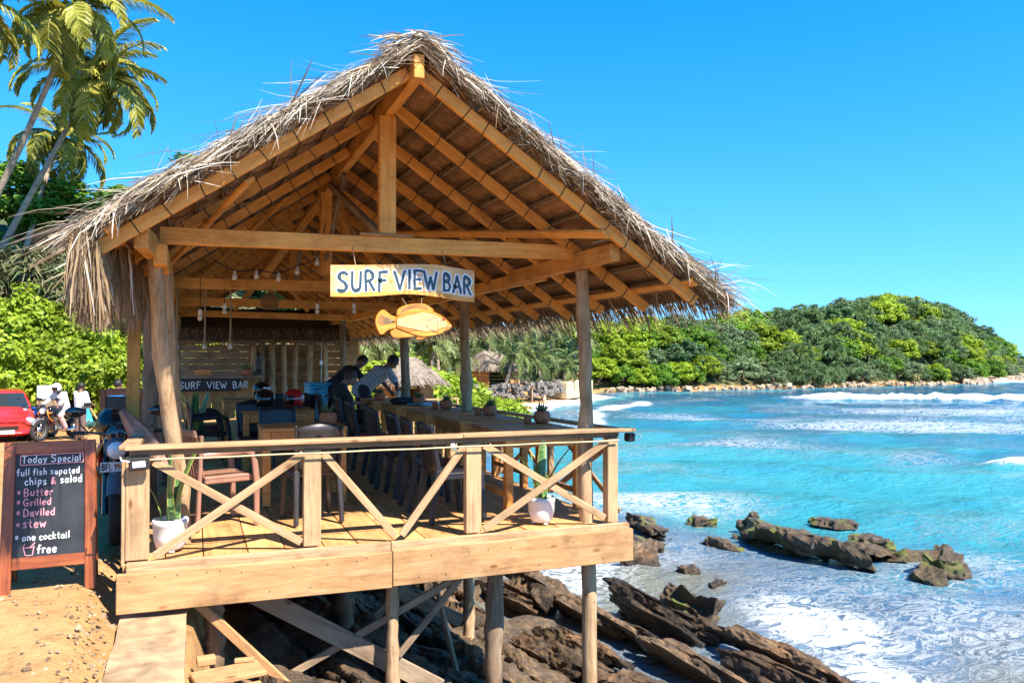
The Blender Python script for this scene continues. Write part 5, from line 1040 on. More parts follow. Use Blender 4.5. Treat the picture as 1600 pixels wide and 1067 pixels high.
M_['trunk'] = wood('palm_trunk', (.22, .16, .12), (.36, .28, .21), (.48, .39, .30), scale=(2, 2, 9), knots=False, bs=.6)
M_['trunk_dark'] = wood('tree_trunk', (.07, .05, .035), (.13, .095, .065), (.20, .15, .10), scale=(9, 9, 1.5), knots=False)
def trunk_mesh(h, r_, seed, limbs=4):
    rd_ = random.Random(seed); mb = MB(); mb.tube([(0, 0, -.6), (rd_.uniform(-.1, .1), 0, h * .4), (rd_.uniform(-.2, .2), rd_.uniform(-.2, .2), h)], [r_ * 1.2, r_, r_ * .5], 7)
    for i in range(limbs): a = rd_.uniform(0, 6.28); z = h * rd_.uniform(.3, .7); mb.tube([(0, 0, z), (math.cos(a) * h * .25, math.sin(a) * h * .25, z + h * .3), (math.cos(a) * h * .5, math.sin(a) * h * .5, z + h * .45)], [r_ * .5, r_ * .3, r_ * .12], 5)
    return mb
TM = [trunk_mesh(1., .055, 5 + i).mesh('trunk', M_['trunk_dark']) for i in range(2)]
def tree(name, x, y, z, h, crown, rad, label, cat='tree', group=None, rz=0, lift=.5):
    r_ = empty(name, TR(x, y, z, rz), label, cat, group); put(bpy.data.objects.new('trunk', TM[int(abs(x * 7)) % 2]), r_, W[r_] @ Matrix.Scale(h, 4)); put(bpy.data.objects.new('crown', crown), r_, W[r_] @ Matrix.Translation((0, 0, h * lift + rad[2] * .35)) @ Matrix.Diagonal((*rad, 1))); return r_
CR = {k: [crown_mesh('crown', mt, (1, 1, 1), nc, nl, sz, 30 + 7 * i + ord(k[0]), bot, sp, asp) for i in range(nv)] for k, mt, nv, nc, nl, sz, bot, sp, asp in [
    ('a_bush', 'leaf_bright', 3, 70, 60, .13, -.2, .26, .55), ('b_green', 'leaf_green', 3, 80, 85, .12, -.4, .24, .6), ('c_yellow', 'leaf_yellow', 2, 80, 85, .11, -.35, .24, .6), ('d_dark', 'leaf_dark', 2, 75, 80, .12, -.5, .24, .55), ('e_grey', 'leaf_grey', 2, 75, 80, .11, -.5, .22, .45)]}
PD = [strips_mesh('crown', 'pandan_green', (1, 1, 1), 60, 34, .36, .03, 90 + i) for i in range(2)]; PB = [strips_mesh('crown', 'pandan', (1, 1, 1), 40, 36, .5, .035, 95 + i) for i in range(2)]
rv = random.Random(21)
# palms
def frond_mesh(mat, ln, droop, seed, nl=46, wl=.075, ll=.8):
    rd_ = random.Random(seed); mb = MB(); P = []; p = Vector((0, 0, 0)); e = 0.; N = 12
    for i in range(N + 1): P.append(p.copy()); p = p + Vector((math.cos(e), 0, math.sin(e))) * ln / N; e -= droop / N * (1 + 1.3 * i / N)
    mb.tube(P, [.045 * (1 - .85 * i / N) for i in range(N + 1)], 5, False)
    for i in range(nl):
        t = .12 + .88 * i / nl; q = t * N; a = min(int(q), N - 1); c = P[a].lerp(P[a + 1], q - a); tg = (P[a + 1] - P[a]).normalized(); l_ = ll * (.55 + .9 * t - 1.25 * t * t + .25 * (1 - t)) * rd_.uniform(.85, 1.1)
        for s_ in (-1, 1):
            d = (Vector((0, s_, 0)) * .85 + tg * rd_.uniform(.35, .6) + Vector((0, 0, -rd_.uniform(.1, .5)))).normalized(); m1 = c + d * l_ * .55; d2 = (d + Vector((0, 0, -rd_.uniform(.5, 1.1)))).normalized(); mb.ribbon([c, m1, m1 + d2 * l_ * .5], [wl * .7, wl, wl * .15], tg + Vector((0, 0, rd_.uniform(.3, 1.2))))
    mb.sm = [False] * len(mb.f); return mb.mesh('frond', M_[mat])
FR = {mt: [frond_mesh(mt, 3.4, dr, 3 + i, nl) for i, dr in enumerate((.9, 1.35, 1.8))] for mt, nl in (('palm_leaf', 62), ('palm_leaf_far', 32))}
def palm(base, top, bend, label, s_=1., mt='palm_leaf', nf=24, group=None, seed=1, r0=.125):
    rd_ = random.Random(seed); base = Vector(base); top = Vector(top); r_ = empty('palm_tree', Matrix.Translation(base), label, 'palm tree', group); mid = base.lerp(top, .5) + Vector(bend); P = [base.lerp(mid, t).lerp(mid.lerp(top, t), t) for t in np.linspace(0, 1, 26)]
    MB().tube(P, [r0 * (1.25 - .6 * i / 25) * (1.06 if i % 2 else .96) for i in range(26)], 10).build('trunk', M_['trunk'], r_)
    for i in range(nf):
        az = i * 137.5 + rd_.uniform(-15, 15); el = 68 - 105 * (i / nf) + rd_.uniform(-8, 8); k = 0 if el > 35 else (1 if el > -5 else 2)
        put(bpy.data.objects.new('frond', FR[mt][k]), r_, Matrix.Translation(top) @ Matrix.Rotation(R(az), 4, 'Z') @ Matrix.Rotation(R(-el), 4, 'Y') @ Matrix.Rotation(R(rd_.uniform(-25, 25)), 4, 'X') @ Matrix.Scale(s_ * rd_.uniform(.85, 1.1), 4))
    nut = MB().ball((0, 0, 0), (.12, .12, .15), nu=8, nv=6).mesh('coconut', M_['leaf_yellow'])
    for i in range(5): a = i * 1.3; put(bpy.data.objects.new('coconut', nut), r_, Matrix.Translation(top + Vector((math.cos(a) * .25, math.sin(a) * .25, -.3))))
    return r_
palm((-9.6, 37.5, 3), (-4.1, 33.6, 14.1), (.5, 0, -.6), 'tall coconut palm leaning right, nearest at the upper left', 1.0, seed=3, group='coconut palms above the road')
palm((-8.6, 38.6, 3), (-3.9, 37.8, 12.9), (-.5, 0, -1.0), 'coconut palm with curved trunk and the fullest crown above the bushes', 1.08, seed=8, nf=28, group='coconut palms above the road')
palm((-7.4, 41.2, 3), (-5.9, 43.2, 11.6), (-.4, 0, 0), 'coconut palm with a pale straight trunk behind the two leaning ones', .95, seed=12, group='coconut palms above the road')
palm((-12, 33, 3), (-7.0, 30.8, 12.9), (0, 0, -.5), 'coconut palm cut off by the left edge with only frond tips showing', 1.0, seed=15, group='coconut palms above the road')
# roadside bushes
wh = ['at the far left behind the red car', 'behind the motorcycle rider', 'behind the man with the phone', 'right beside the corner boards of the bar', 'in the upper row at the far left', 'in the upper row above the rider', 'in the upper row above the man with the phone', 'in the upper row next to the thatch', 'low beside the road near the bar hut', 'behind the bar hut', 'between the bar hut and the beach']
for i, (x, y, s_, zz) in enumerate([(-5.9, 31.8, 1.9, 0), (-4.6, 32.6, 1.7, 0), (-3.2, 32.3, 1.7, 0), (-1.9, 31.7, 1.6, 0), (-6.2, 35.2, 2.0, .2), (-4.3, 34.9, 1.9, .2), (-2.6, 34.4, 1.9, .1), (-.9, 33.6, 1.9, 0), (-.2, 29.5, 1.6, 0), (2.6, 29.8, 1.8, 0), (4.9, 29.5, 1.4, 0)]):
    tree('leafy_bush', x, y, gh(x, y) - .2, s_, CR['a_bush'][i % 3], (s_ * .95, s_ * .95, s_ * .95), 'dense yellow green leafy bush ' + wh[i], 'bush', 'leafy bushes along the road', i * 57, .35)
for i, (x, y, s_) in enumerate([(-6.6, 38.4, 2.2), (-5.0, 37.6, 2.0), (-3.7, 37.2, 2.1), (-2.4, 36.4, 1.9), (-.6, 36.8, 2.2), (1.4, 36.5, 2.0)]):
    tree('screw_pine', x, y, gh(x, y) + .1, s_, PB[i % 2], (s_, s_, s_ * .85), 'dry grey green screw pine, %s on the slope above the bushes' % ('leftmost', 'second from left', 'third from left', 'fourth from left', 'fifth from left', 'rightmost')[i], 'screw pine', 'screw pines on the slope', i * 40, .4)
for i, (x, y, s_, k) in enumerate([(-8.2, 45, 3.3, 'b_green'), (-5.6, 43.6, 3.0, 'b_green'), (-9.4, 40.5, 2.6, 'b_green'), (-3.4, 45.5, 2.6, 'b_green'), (-.5, 46, 3.0, 'd_dark'), (2.5, 45, 3.6, 'b_green'), (5.2, 46, 3.2, 'd_dark')]):
    tree('broadleaf_tree', x, y, gh(x, y) - .2, s_, CR[k][i % 2], (s_ * .85, s_ * .85, s_ * .6), 'spreading green tree on the slope, %s counted from the left' % ('first', 'second', 'third', 'fourth', 'fifth', 'sixth', 'seventh')[i], 'tree', 'trees on the wooded slope', i * 70, .6)
# middle distance: palms, hedges and trees round the bay
for i, (x, y, z, s_) in enumerate([(17.8, 57.4, 1.4, .75), (22.0, 62.5, 3.4, .8), (22.6, 58.5, 1.5, .8), (26.3, 62.7, 1.3, .8), (30.2, 65.8, .6, .75), (22.3, 66.4, 2.6, .8), (33.9, 70.5, 3.1, .85), (14.9, 53.2, 2.3, .8), (32.1, 73.3, 3.8, .85), (10.7, 49.4, 2.6, .8), (8.9, 48.0, 2.3, .75), (27.8, 70, 4.0, .85), (17.5, 63, 3.2, .8)]):
    g0 = gh(x, y); palm((x - rv.uniform(-.8, 1.6), y + rv.uniform(-1, 1), g0 - .2), (x, y, max(z, g0 + 2.2)), (rv.uniform(-.3, .3), 0, 0), 'coconut palm round the bay behind the bar, %s of thirteen by distance from the hut' % ('eighth', 'eleventh', 'ninth', 'tenth', 'twelfth', 'sixth', 'thirteenth', 'third', 'seventh', 'second', 'first', 'fifth', 'fourth')[i], s_, 'palm_leaf_far', 20, 'palms round the bay', 40 + i, .15)
for i, (x, y, s_) in enumerate([(10.9, 37.2, 1.8), (12.3, 38.6, 1.7), (14.2, 41.4, 1.5), (16.2, 44.2, 1.4), (10.2, 35.9, 1.8), (18.2, 47.6, 1.3), (11.5, 40.5, 2.3), (9.2, 38.2, 2.6), (13.6, 43.5, 1.9)]):
    tree('hedge_bush', x, y, gh(x, y) - .15, s_, CR['a_bush'][i % 3], (s_ * 1.05, s_ * 1.05, s_ * .8), 'bright green beach bush right of the thatched hut, %s along the shore' % ('second', 'third', 'fifth', 'seventh', 'first', 'last', 'fourth', 'highest', 'sixth')[i], 'bush', 'beach bushes by the thatched hut', i * 47, .3)
for i, (x, y, s_, k) in enumerate([(12, 58, 4.2, 'd_dark'), (17, 70, 4.6, 'b_green'), (24, 74, 4.6, 'd_dark'), (30, 79, 4.4, 'd_dark'), (36, 82, 4.2, 'd_dark'), (35.5, 76.5, 2.6, 'd_dark'), (7, 54, 4.0, 'b_green'), (31.5, 70.5, 2.8, 'd_dark'), (2.5, 52, 4.2, 'b_green')]):
    tree('broadleaf_tree', x, y, gh(x, y) - .3, s_, CR[k][i % 2], (s_ * .95, s_ * .95, s_ * .62), 'dark tree in the wood behind the bay, %s from the left' % ('third', 'fourth', 'fifth', 'sixth', 'ninth', 'eighth', 'second', 'seventh', 'first')[i], 'tree', 'trees behind the bay', i * 60, .55)
# headland: trees rank by rank, and stones along its foot
SEG = [(40, 77.5), (52, 76.5), (67, 78.5), (82, 79.5), (96, 81.8), (105, 83.7), (116, 88), (128, 95.5), (140, 104), (153, 115)]
def headpt(t, d):
    i = min(int(t), len(SEG) - 2); u = t - i; x = SEG[i][0] + (SEG[i + 1][0] - SEG[i][0]) * u; y = SEG[i][1] + (SEG[i + 1][1] - SEG[i][1]) * u
    dx, dy = SEG[i + 1][0] - SEG[i][0], SEG[i + 1][1] - SEG[i][1]; l_ = math.hypot(dx, dy); return x - dy / l_ * d, y + dx / l_ * d
ROWS = [(2.4, 44, 1.5, 'at the headland waterline'), (5.2, 41, 1.9, 'low on the headland'), (8.6, 37, 2.1, 'half way up the headland'), (13., 33, 2.3, 'high on the headland'), (18, 30, 2.3, 'on the headland crest')]
KN = {'b_green': ('green tree', 'green leafy'), 'c_yellow': ('tree', 'bright yellow green'), 'd_dark': ('tree', 'dark green'), 'e_grey': ('tree', 'grey green'), 'pd': ('screw pine', 'drooping grey green')}
HT = []
for ri, (d, nrow, s0, where) in enumerate(ROWS):
    for i in range(nrow):
        t = (i + rv.uniform(.15, .85)) / nrow * 8.0; x, y = headpt(t, d + rv.uniform(-1, 1)); right = x > 74
        k = rv.choice(['b_green', 'c_yellow', 'c_yellow', 'pd', 'e_grey'] if not right else ['e_grey', 'pd', 'd_dark', 'pd', 'c_yellow'])
        if ri < 2: k = rv.choice(['pd', 'pd', 'b_green', 'e_grey', 'c_yellow'] if x > 55 else ['b_green', 'b_green', 'e_grey', 'd_dark', 'c_yellow'])
        s_ = s0 * rv.uniform(.8, 1.2); cm = PD[i % 2] if k == 'pd' else CR[k][i % 2]; nm, adj = KN[k]
        o_ = tree('screw_pine' if k == 'pd' else 'headland_tree', x, y, gh(x, y) - .3, s_ * 1.2, cm, (s_ * 1.25, s_ * 1.25, s_ * 1.0), '%s %s %s' % (adj, 'screw pine' if k == 'pd' else 'tree', where), 'screw pine' if k == 'pd' else 'tree', '%s trees %s' % (adj, where), rv.uniform(0, 360), .45); HT.append((adj, where, 'screw pine' if k == 'pd' else 'tree', math.atan2(x, y), o_))
ORD = 'first second third fourth fifth sixth seventh eighth ninth tenth eleventh twelfth thirteenth fourteenth fifteenth sixteenth seventeenth eighteenth nineteenth twentieth'.split()
for key in {h[:3] for h in HT}:                 # tell the trees of one look and rank apart by their order along the headland
    for q, h in enumerate(sorted([h for h in HT if h[:3] == key], key=lambda h: h[3])): h[4]['label'] = '%s %s %s, %s from the left' % (key[0], key[2], key[1], ORD[q])
hs_ = empty('headland_shore', TR(70, 78, ZW)); tag(hs_, None, None, None, 'structure'); STN = [rock_mesh('stone', (1, .75, .6), 200 + i, .15, 1) for i in range(5)]
m = plain('pale_stone', (.40, .29, .19), .8, var=.4, ns=3, bs=.4)
for s_ in STN: s_.materials.clear(); s_.materials.append(m)
for i in range(295):
    t = rv.uniform(0, 7.6); x, y = headpt(t, rv.uniform(-.6, 1.3) + (1.0 if t > 3.5 else 0) * rv.uniform(-1, 1)); s_ = rv.uniform(.35, 1.0) * (2.2 if t > 4.2 else 1)
    put(bpy.data.objects.new('stone', STN[i % 5]), hs_, Matrix.Translation((x, y, ZW + rv.uniform(.0, .35))) @ Matrix.Rotation(rv.uniform(0, 6.28), 4, 'Z') @ Matrix.Rotation(rv.uniform(-.4, .4), 4, 'X') @ Matrix.Scale(s_, 4))
# grey stone sea wall and sandy platform on the bay
sw_ = empty('stone_wall', TR(24, 58, -2), 'low wall of piled grey stones at the back of the beach', 'wall'); mg = plain('grey_stone', (.15, .13, .11), .85, var=.4, ns=3, bs=.5); SG = [rock_mesh('stone', (1, .75, .7), 220 + i, .13, 1) for i in range(4)]
for s_ in SG: s_.materials.clear(); s_.materials.append(mg)
for i in range(150):
    t = rv.random(); x = 18.2 + 11.0 * t; y = 54.2 + 10.5 * t; h_ = rv.uniform(-1.75, -.75)
    put(bpy.data.objects.new('stone', SG[i % 4]), sw_, Matrix.Translation((x + rv.uniform(-.3, .3), y + rv.uniform(-.3, .3), h_)) @ Matrix.Rotation(rv.uniform(0, 6.28), 4, 'Z') @ Matrix.Diagonal((rv.uniform(.5, .95), rv.uniform(.5, .9), rv.uniform(.3, .6), 1)))
pf = empty('terrace_wall', TR(31, 67, -2), 'sandy masonry terrace wall above the far end of the beach', 'wall'); MB().box((0, 0, 0), (6, 2.4, 1.5)).build('masonry', plain('sandy_masonry', (.50, .38, .22), .9, var=.25, ns=2, bs=.5), pf, TR(31.2, 67.2, -1.55, 42), .1)
for i in range(7): MB().tube([(28.9 + i * .78, 65.4 + i * .68, -.85), (28.9 + i * .78, 65.4 + i * .68, -.1)], .06, 6).build('post', M_['rail'], pf)
MB().tube([(28.8, 65.3, -.2), (33.7, 69.6, -.2)], .05, 6).build('rail', M_['rail'], pf)
# thatched beach huts
M_['straw_grey'] = leafmat('grey_straw', [(.13, .10, .07), (.22, .17, .125), (.30, .245, .19)], .05, .9)
def beach_hut(M, w, d, h, rh, label, porch=True):
    r_ = empty('beach_hut', M, label, 'hut'); ov = .32
    for s_ in (-1, 1):
        for k in range(6): MB().box((s_ * w / 2, 0, .1 + (k + .5) * h / 6), (.06, d, h / 6 - .015)).build('wall_board', M_['brick_plank'], r_, M)
    for k in range(6):
        MB().box((0, d / 2, .1 + (k + .5) * h / 6), (w, .06, h / 6 - .015)).build('wall_board', M_['redwood'], r_, M); MB().box((w * .30, -d / 2, .1 + (k + .5) * h / 6), (w * .36, .06, h / 6 - .015)).build('wall_board', M_['brick_plank'], r_, M)
    MB().box((0, 0, .04), (w + 1.4, d + 2, .1)).build('floor', M_['deck'], r_, M)
    for x in [] if not porch else np.linspace(-w / 2 - .6, w / 2 + .6, 7): MB().box((x, -d / 2 - .9, .45), (.07, .07, .85)).build('railing_post', M_['rail'], r_, M)
    for z in (.5, .85) if porch else (): MB().box((0, -d / 2 - .9, z), (w + 1.25, .05, .06)).build('railing', M_['rail'], r_, M)
    for x in (-w / 2 - .55, w / 2 + .55): MB().box((x, -d / 2 - .9, -.5), (.1, .1, 1.1)).build('stilt', M_['rail'], r_, M)
    rf = MB(); N = 12; A = w / 2 + ov; B = d / 2 + ov + .3; ap = h + rh; e0 = h - .15; vs = []; fs = []
    ring = [(-A, -B), (A, -B), (A, B), (-A, B)]; top = [(-A * .45, 0), (A * .45, 0)]
    rows = 7
    for j in range(rows + 1):
        t = j / rows; z = e0 + (ap - e0) * t
        pts = []
        for k in range(4):
            a = Vector((*ring[k], 0)); b2 = Vector((*ring[(k + 1) % 4], 0)); ta = Vector((*(top[0] if k in (0, 3) else top[1]), 0)); tb = Vector((*(top[0] if (k + 1) % 4 in (0, 3) else top[1]), 0)); p0_ = a.lerp(ta, t); p1_ = b2.lerp(tb, t)
            for q in range(8): pts.append(p0_.lerp(p1_, q / 8))
        for p in pts: vs.append((p.x + random.uniform(-.04, .04), p.y + random.uniform(-.04, .04), z + random.uniform(-.04, .04) - .1 * (j == 0)))
    for j in range(rows):
        for q in range(32): fs.append((j * 32 + q, j * 32 + (q + 1) % 32, (j + 1) * 32 + (q + 1) % 32, (j + 1) * 32 + q))
    rf.add(vs, fs); ro = rf.build('roof', plain('grey_thatch', (.20, .15, .11), .9, var=.35, ns=5, bs=1.), r_, M)
    fr_ = MB()
    for i in range(900):
        k = rv.randrange(4); a = Vector((*ring[k], e0)); b2 = Vector((*ring[(k + 1) % 4], e0)); p = a.lerp(b2, rv.random()); t = rv.random() ** 2; tp = Vector(((top[0] if p.x < 0 else top[1])[0], 0, ap)); p = p.lerp(tp, t * .8) + Vector((0, 0, .04)); o_ = Vector((p.x, p.y, 0)).normalized(); straw(fr_, p, o_ + Vector((0, 0, -.6)), rv.uniform(.2, .45), rv.uniform(.02, .045), .5)
    fr_.build('roof_straw', M_['straw_grey'], ro, M)['kind'] = 'stuff'; return r_
beach_hut(TR(8.15, 33.6, -1.15, 18), 1.7, 1.6, 1.65, .85, 'thatched beach hut with orange plank walls behind the checked shirt man')
beach_hut(TR(21.6, 61.0, -1.1, 30), 3.6, 2.8, 1.6, 1.3, 'shadowy thatched hut under the palms behind the stone wall', False)
pc = empty('beach_chair', TR(7.1, 32.3, -1.02, 30), 'pale wooden chair on the beach hut porch', 'chair')
for sx in (-.2, .2):
    for sy_, hh in ((-.2, .42), (.2, .85)): MB().box((sx, sy_, hh / 2), (.05, .05, hh)).build('leg', M_['fascia'], pc, W[pc])
MB().box((0, 0, .43), (.46, .46, .04)).build('seat', M_['fascia'], pc, W[pc])
for z in (.6, .78): MB().box((0, .2, z), (.36, .03, .07)).build('back_rail', M_['fascia'], pc, W[pc])
# ------------------------------------------------------------------ motorbikes
def make_bike(paint, label, cat='motorcycle', big=True, plate=True):
    r_ = empty('motorcycle', I4.copy(), label, cat)
    def wheel(y, w):
        wm = MB(); prof = [(.215, -w * .42), (.26, -w * .5), (.292, -w * .38), (.305, 0), (.292, w * .38), (.26, w * .5), (.215, w * .42)]; RM = Matrix.Translation((0, y, .305)) @ Matrix.Rotation(R(90), 4, 'Y')
        wo_ = wm.lathe(prof, 28, M=RM).build('wheel', M_['rubber'], r_); MB().lathe([(.216, -w * .35), (.19, -w * .28), (.19, w * .28), (.216, w * .35)], 28, M=RM).build('rim', M_['grey_plastic'], wo_)
        sp = MB().lathe([(0, -.05), (.045, -.05), (.045, .05), (0, .05)], 12, M=RM)
        for k in range(5): a = k * 1.2566; sp.bar(RM @ Vector((.03 * math.cos(a), .03 * math.sin(a), 0)), RM @ Vector((.195 * math.cos(a), .195 * math.sin(a), 0)), .035, .03, (1, 0, 0))
        sp.build('spokes', M_['grey_plastic'], wo_); MB().lathe([(.05, .055), (.12, .055), (.12, .06), (.05, .06)], 20, M=RM).build('brake_disc', M_['metal'], wo_)
    wheel(-.64, .10); wheel(.62, .13)
    for s_ in (-1, 1):
        MB().tube([(s_ * .085, -.645, .29), (s_ * .09, -.50, .62), (s_ * .09, -.37, .93)], [.03, .028, .022], 10).build('fork', M_['gloss_black'], r_)
        MB().tube([(s_ * .03, -.38, .97), (s_ * .22, -.36, 1.0), (s_ * .37, -.27, .99)], .012, 8).build('handlebar', M_['gloss_black'], r_); MB().tube([(s_ * .27, -.325, .995), (s_ * .38, -.262, .99)], .019, 8).build('grip', M_['rubber'], r_)
        mi = MB().tube([(s_ * .24, -.34, 1.0), (s_ * .31, -.36, 1.08), (s_ * .32, -.36, 1.17)], .007, 6).build('mirror', M_['gloss_black'], r_); MB().ball((s_ * .35, -.36, 1.19), (.085, .018, .048)).build('mirror_head', M_['gloss_black'], mi); MB().ball((s_ * .35, -.352, 1.19), (.07, .014, .038)).build('mirror_glass', M_['lens'], mi)
        MB().ball((s_ * .17, -.44, .80), (.035, .055, .025)).build('indicator', M_['amber'], r_); MB().tube([(s_ * .12, -.46, .90), (s_ * .17, -.52, .80), (s_ * .18, -.48, .68), (s_ * .14, -.30, .55)], .014, 8).build('crash_guard', M_['orange'], r_)
        MB().tube([(s_ * .10, .62, .305), (s_ * .15, .50, .62), (s_ * .14, .45, .72)], .022, 8).build('shock', M_['metal'], r_); MB().box((s_ * .12, .25, .30), (.03, .75, .05)).build('swing_arm', M_['gloss_black'], r_, bevel=.008)
        MB().ball((s_ * .15, -.20, .76), (.035, .20, .11), M=Matrix.Rotation(R(-18), 3, 'X').to_4x4()).build('tank_shroud', M_[paint], r_)
    MB().tube([(0, -.37, .93), (0, -.25, .62), (0, -.12, .35), (0, .2, .32)], .028, 8).build('frame', M_['gloss_black'], r_)
    mg = MB(); vs = []; fs = []
    for i in range(11):
        a = R(35 + i * 13)
        for j, (x, rr) in enumerate(((-.07, .315), (-.05, .345), (0, .355), (.05, .345), (.07, .315))): vs.append((x, -.64 + math.cos(a) * -rr, .305 + math.sin(a) * rr))
    for i in range(10):
        for j in range(4): q = i * 5 + j; fs.append((q, q + 1, q + 6, q + 5))
    mg.add(vs, fs, True).build('front_mudguard', M_['grey_plastic'], r_)
    MB().ball((0, -.50, .86), (.10, .09, .11)).build('headlight_shell', M_['grey_plastic'], r_); hl = MB().ball((0, -.545, .85), (.08, .06, .085)).build('headlight', M_['lens'], r_); MB().ball((0, -.50, .985), (.09, .03, .085)).build('flyscreen', M_['glass_dark'], r_)
    MB().ball((0, -.16, .84), (.14, .27, .135), M=Matrix.Rotation(R(-8), 3, 'X').to_4x4()).build('tank', M_['gloss_black'], r_); MB().ball((0, -.22, .90), (.125, .17, .075)).build('tank_panel', M_[paint], r_)
    st2 = MB(); st2.ball((0, .32, .83), (.13, .38, .06), M=Matrix.Rotation(R(5), 3, 'X').to_4x4()).build('seat', M_['rubber'], r_); MB().ball((0, .68, .84), (.09, .20, .065)).build('tail', M_[paint], r_); MB().ball((0, .86, .84), (.06, .03, .035)).build('tail_light', M_['red_paint'], r_)
    MB().box((0, -.02, .42), (.24, .36, .30)).lathe([(0, -.14), (.09, -.14), (.1, 0), (.09, .14), (0, .14)], 16, M=Matrix.Translation((0, .06, .38)) @ Matrix.Rotation(R(90), 4, 'Y')).build('engine', M_['metal'], r_, bevel=.0)
    MB().tube([(.13, -.18, .38), (.16, .1, .26), (.17, .4, .30), (.18, .75, .42)], [.025, .03, .05, .055], 10).build('exhaust', M_['chrome'], r_)
    if plate:
        pt = MB().box((0, -.565, .70), (.26, .012, .085)).build('number_plate', M_['white_paint'], r_); lt_ = MB(); write(lt_, 'BFL 994', -.118, -.025, .052, .009, Matrix.Translation((0, -.5725, .70)), 0, .02, sx=.72); lt_.build('plate_lettering', M_['gloss_black'], pt)['kind'] = 'stuff'
    return r_
b1 = make_bike('red_paint', 'black and red motorcycle with orange crash bars parked behind the chalkboard'); b1.matrix_basis = TR(-.69, 8.86, -.25, 3); W[b1] = b1.matrix_basis.copy()
cv = MB().ball((0, 0, 0), (.15, .24, .17), nu=20, nv=14, dis=lambda d: .16 * noise.noise(d * 2.6) + .06 * noise.noise(d * 7)); cv = cv.build('rain_jacket', plain('black_nylon', (.012, .012, .015), .28, var=.5, ns=6, bs=.3), None, TR(-.80, 9.45, .74)); tag(cv, 'crumpled shiny black jacket heaped on the motorcycle seat', 'jacket')
b2 = make_bike('gloss_black', 'black motorcycle carrying the rider in the white helmet', plate=False); b2.matrix_basis = TR(-3.75, 27.4, -1.0, -38); W[b2] = b2.matrix_basis.copy()
b3 = make_bike('blue_paint', 'blue tanked motorcycle parked between the red car and the rider', plate=False); b3.matrix_basis = TR(-4.35, 27.9, -1.02, -28); W[b3] = b3.matrix_basis.copy()
# ------------------------------------------------------------------ small red car
car = empty('red_car', TR(-5.32, 28.2, -1.04, 14), 'small red hatchback parked facing the camera at the left edge', 'car'); CM = W[car]
sec = [(-1.72, .30, .50, .62, .62, .55), (-1.62, .22, .56, .74, .74, .66), (-1.2, .20, .68, .86, .78, .70), (-.85, .20, .76, .95, .79, .72), (-.30, .20, .86, 1.42, .79, .60), (.2, .20, .88, 1.50, .79, .62), (.9, .20, .90, 1.49, .79, .62), (1.40, .20, .92, 1.38, .78, .60), (1.68, .25, .90, 1.0, .74, .62), (1.76, .34, .70, .80, .66, .60)]
mb = MB(); vs = []; fs = []; K = 12
for y, zl, zb, zt, hw_, ht in sec:
    half = [(0, zl), (hw_ * .85, zl), (hw_, zl + .12), (hw_ + .01, (zl + zb) / 2), (hw_, zb), (ht + .015, zt - .05), (ht * .8, zt), (0, zt + .015)]
    ring = half + [(-x, z) for x, z in half[-2:0:-1]]; K = len(ring); vs += [(x, y, z) for x, z in ring]
fs = [(i * K + k, i * K + (k + 1) % K, (i + 1) * K + (k + 1) % K, (i + 1) * K + k) for i in range(len(sec) - 1) for k in range(K)] + [tuple(range(K)), tuple(range((len(sec) - 1) * K, len(sec) * K))[::-1]]
cbod = mb.add(vs, fs, True).build('body', M_['red_paint'], car, CM); md = cbod.modifiers.new('sub', 'SUBSURF'); md.levels = 2; md.render_levels = 2
def cpan(nm, q, mat, off=(0, 0, 0)): return MB().add([Vector(p) + Vector(off) for p in q], [tuple(range(len(q)))]).build(nm, M_[mat], car, CM)
cpan('windscreen', [(-.64, -.84, .97), (.64, -.84, .97), (.52, -.33, 1.38), (-.52, -.33, 1.38)], 'glass_dark', (0, -.03, .01))
for s_ in (-1, 1):
    cpan('side_window', [(s_ * .80, -.55, .96), (s_ * .80, .25, .96), (s_ * .655, .25, 1.40), (s_ * .655, -.25, 1.38)], 'glass_dark'); cpan('side_window', [(s_ * .80, .32, .96), (s_ * .80, 1.1, .98), (s_ * .66, 1.0, 1.40), (s_ * .655, .32, 1.41)], 'glass_dark')
    MB().ball((s_ * .58, -1.585, .64), (.15, .09, .10), M=Matrix.Rotation(R(-20 * s_), 3, 'Z').to_4x4()).build('headlight', M_['lens'], car, CM); MB().ball((s_ * .9, -.52, .98), (.09, .05, .06)).build('wing_mirror', M_['gloss_black'], car, CM); MB().box((s_ * .805, .15, .80), (.02, .14, .025)).build('door_handle', M_['gloss_black'], car, CM); MB().box((s_ * .4, -1.70, .34), (.16, .03, .06)).build('fog_lamp', M_['lens'], car, CM)
    for y in (-1.12, 1.12):
        RM = CM @ Matrix.Translation((s_ * .70, y, .28)) @ Matrix.Rotation(R(90), 4, 'Y'); wo_ = MB().lathe([(.17, -.09), (.25, -.095), (.28, -.06), (.28, .06), (.25, .095), (.17, .09)], 24, M=RM).build('wheel', M_['rubber'], car); MB().lathe([(0, -.07), (.05, -.07), (.17, -.085), (.17, .085), (.05, .07), (0, .07)], 20, M=RM).build('hub_cap', M_['metal'], wo_)
MB().box((0, -1.735, .47), (.62, .03, .10)).build('grille', M_['gloss_black'], car, CM, .01); MB().box((0, -1.76, .36), (.42, .015, .10)).build('number_plate', M_['white_paint'], car, CM)
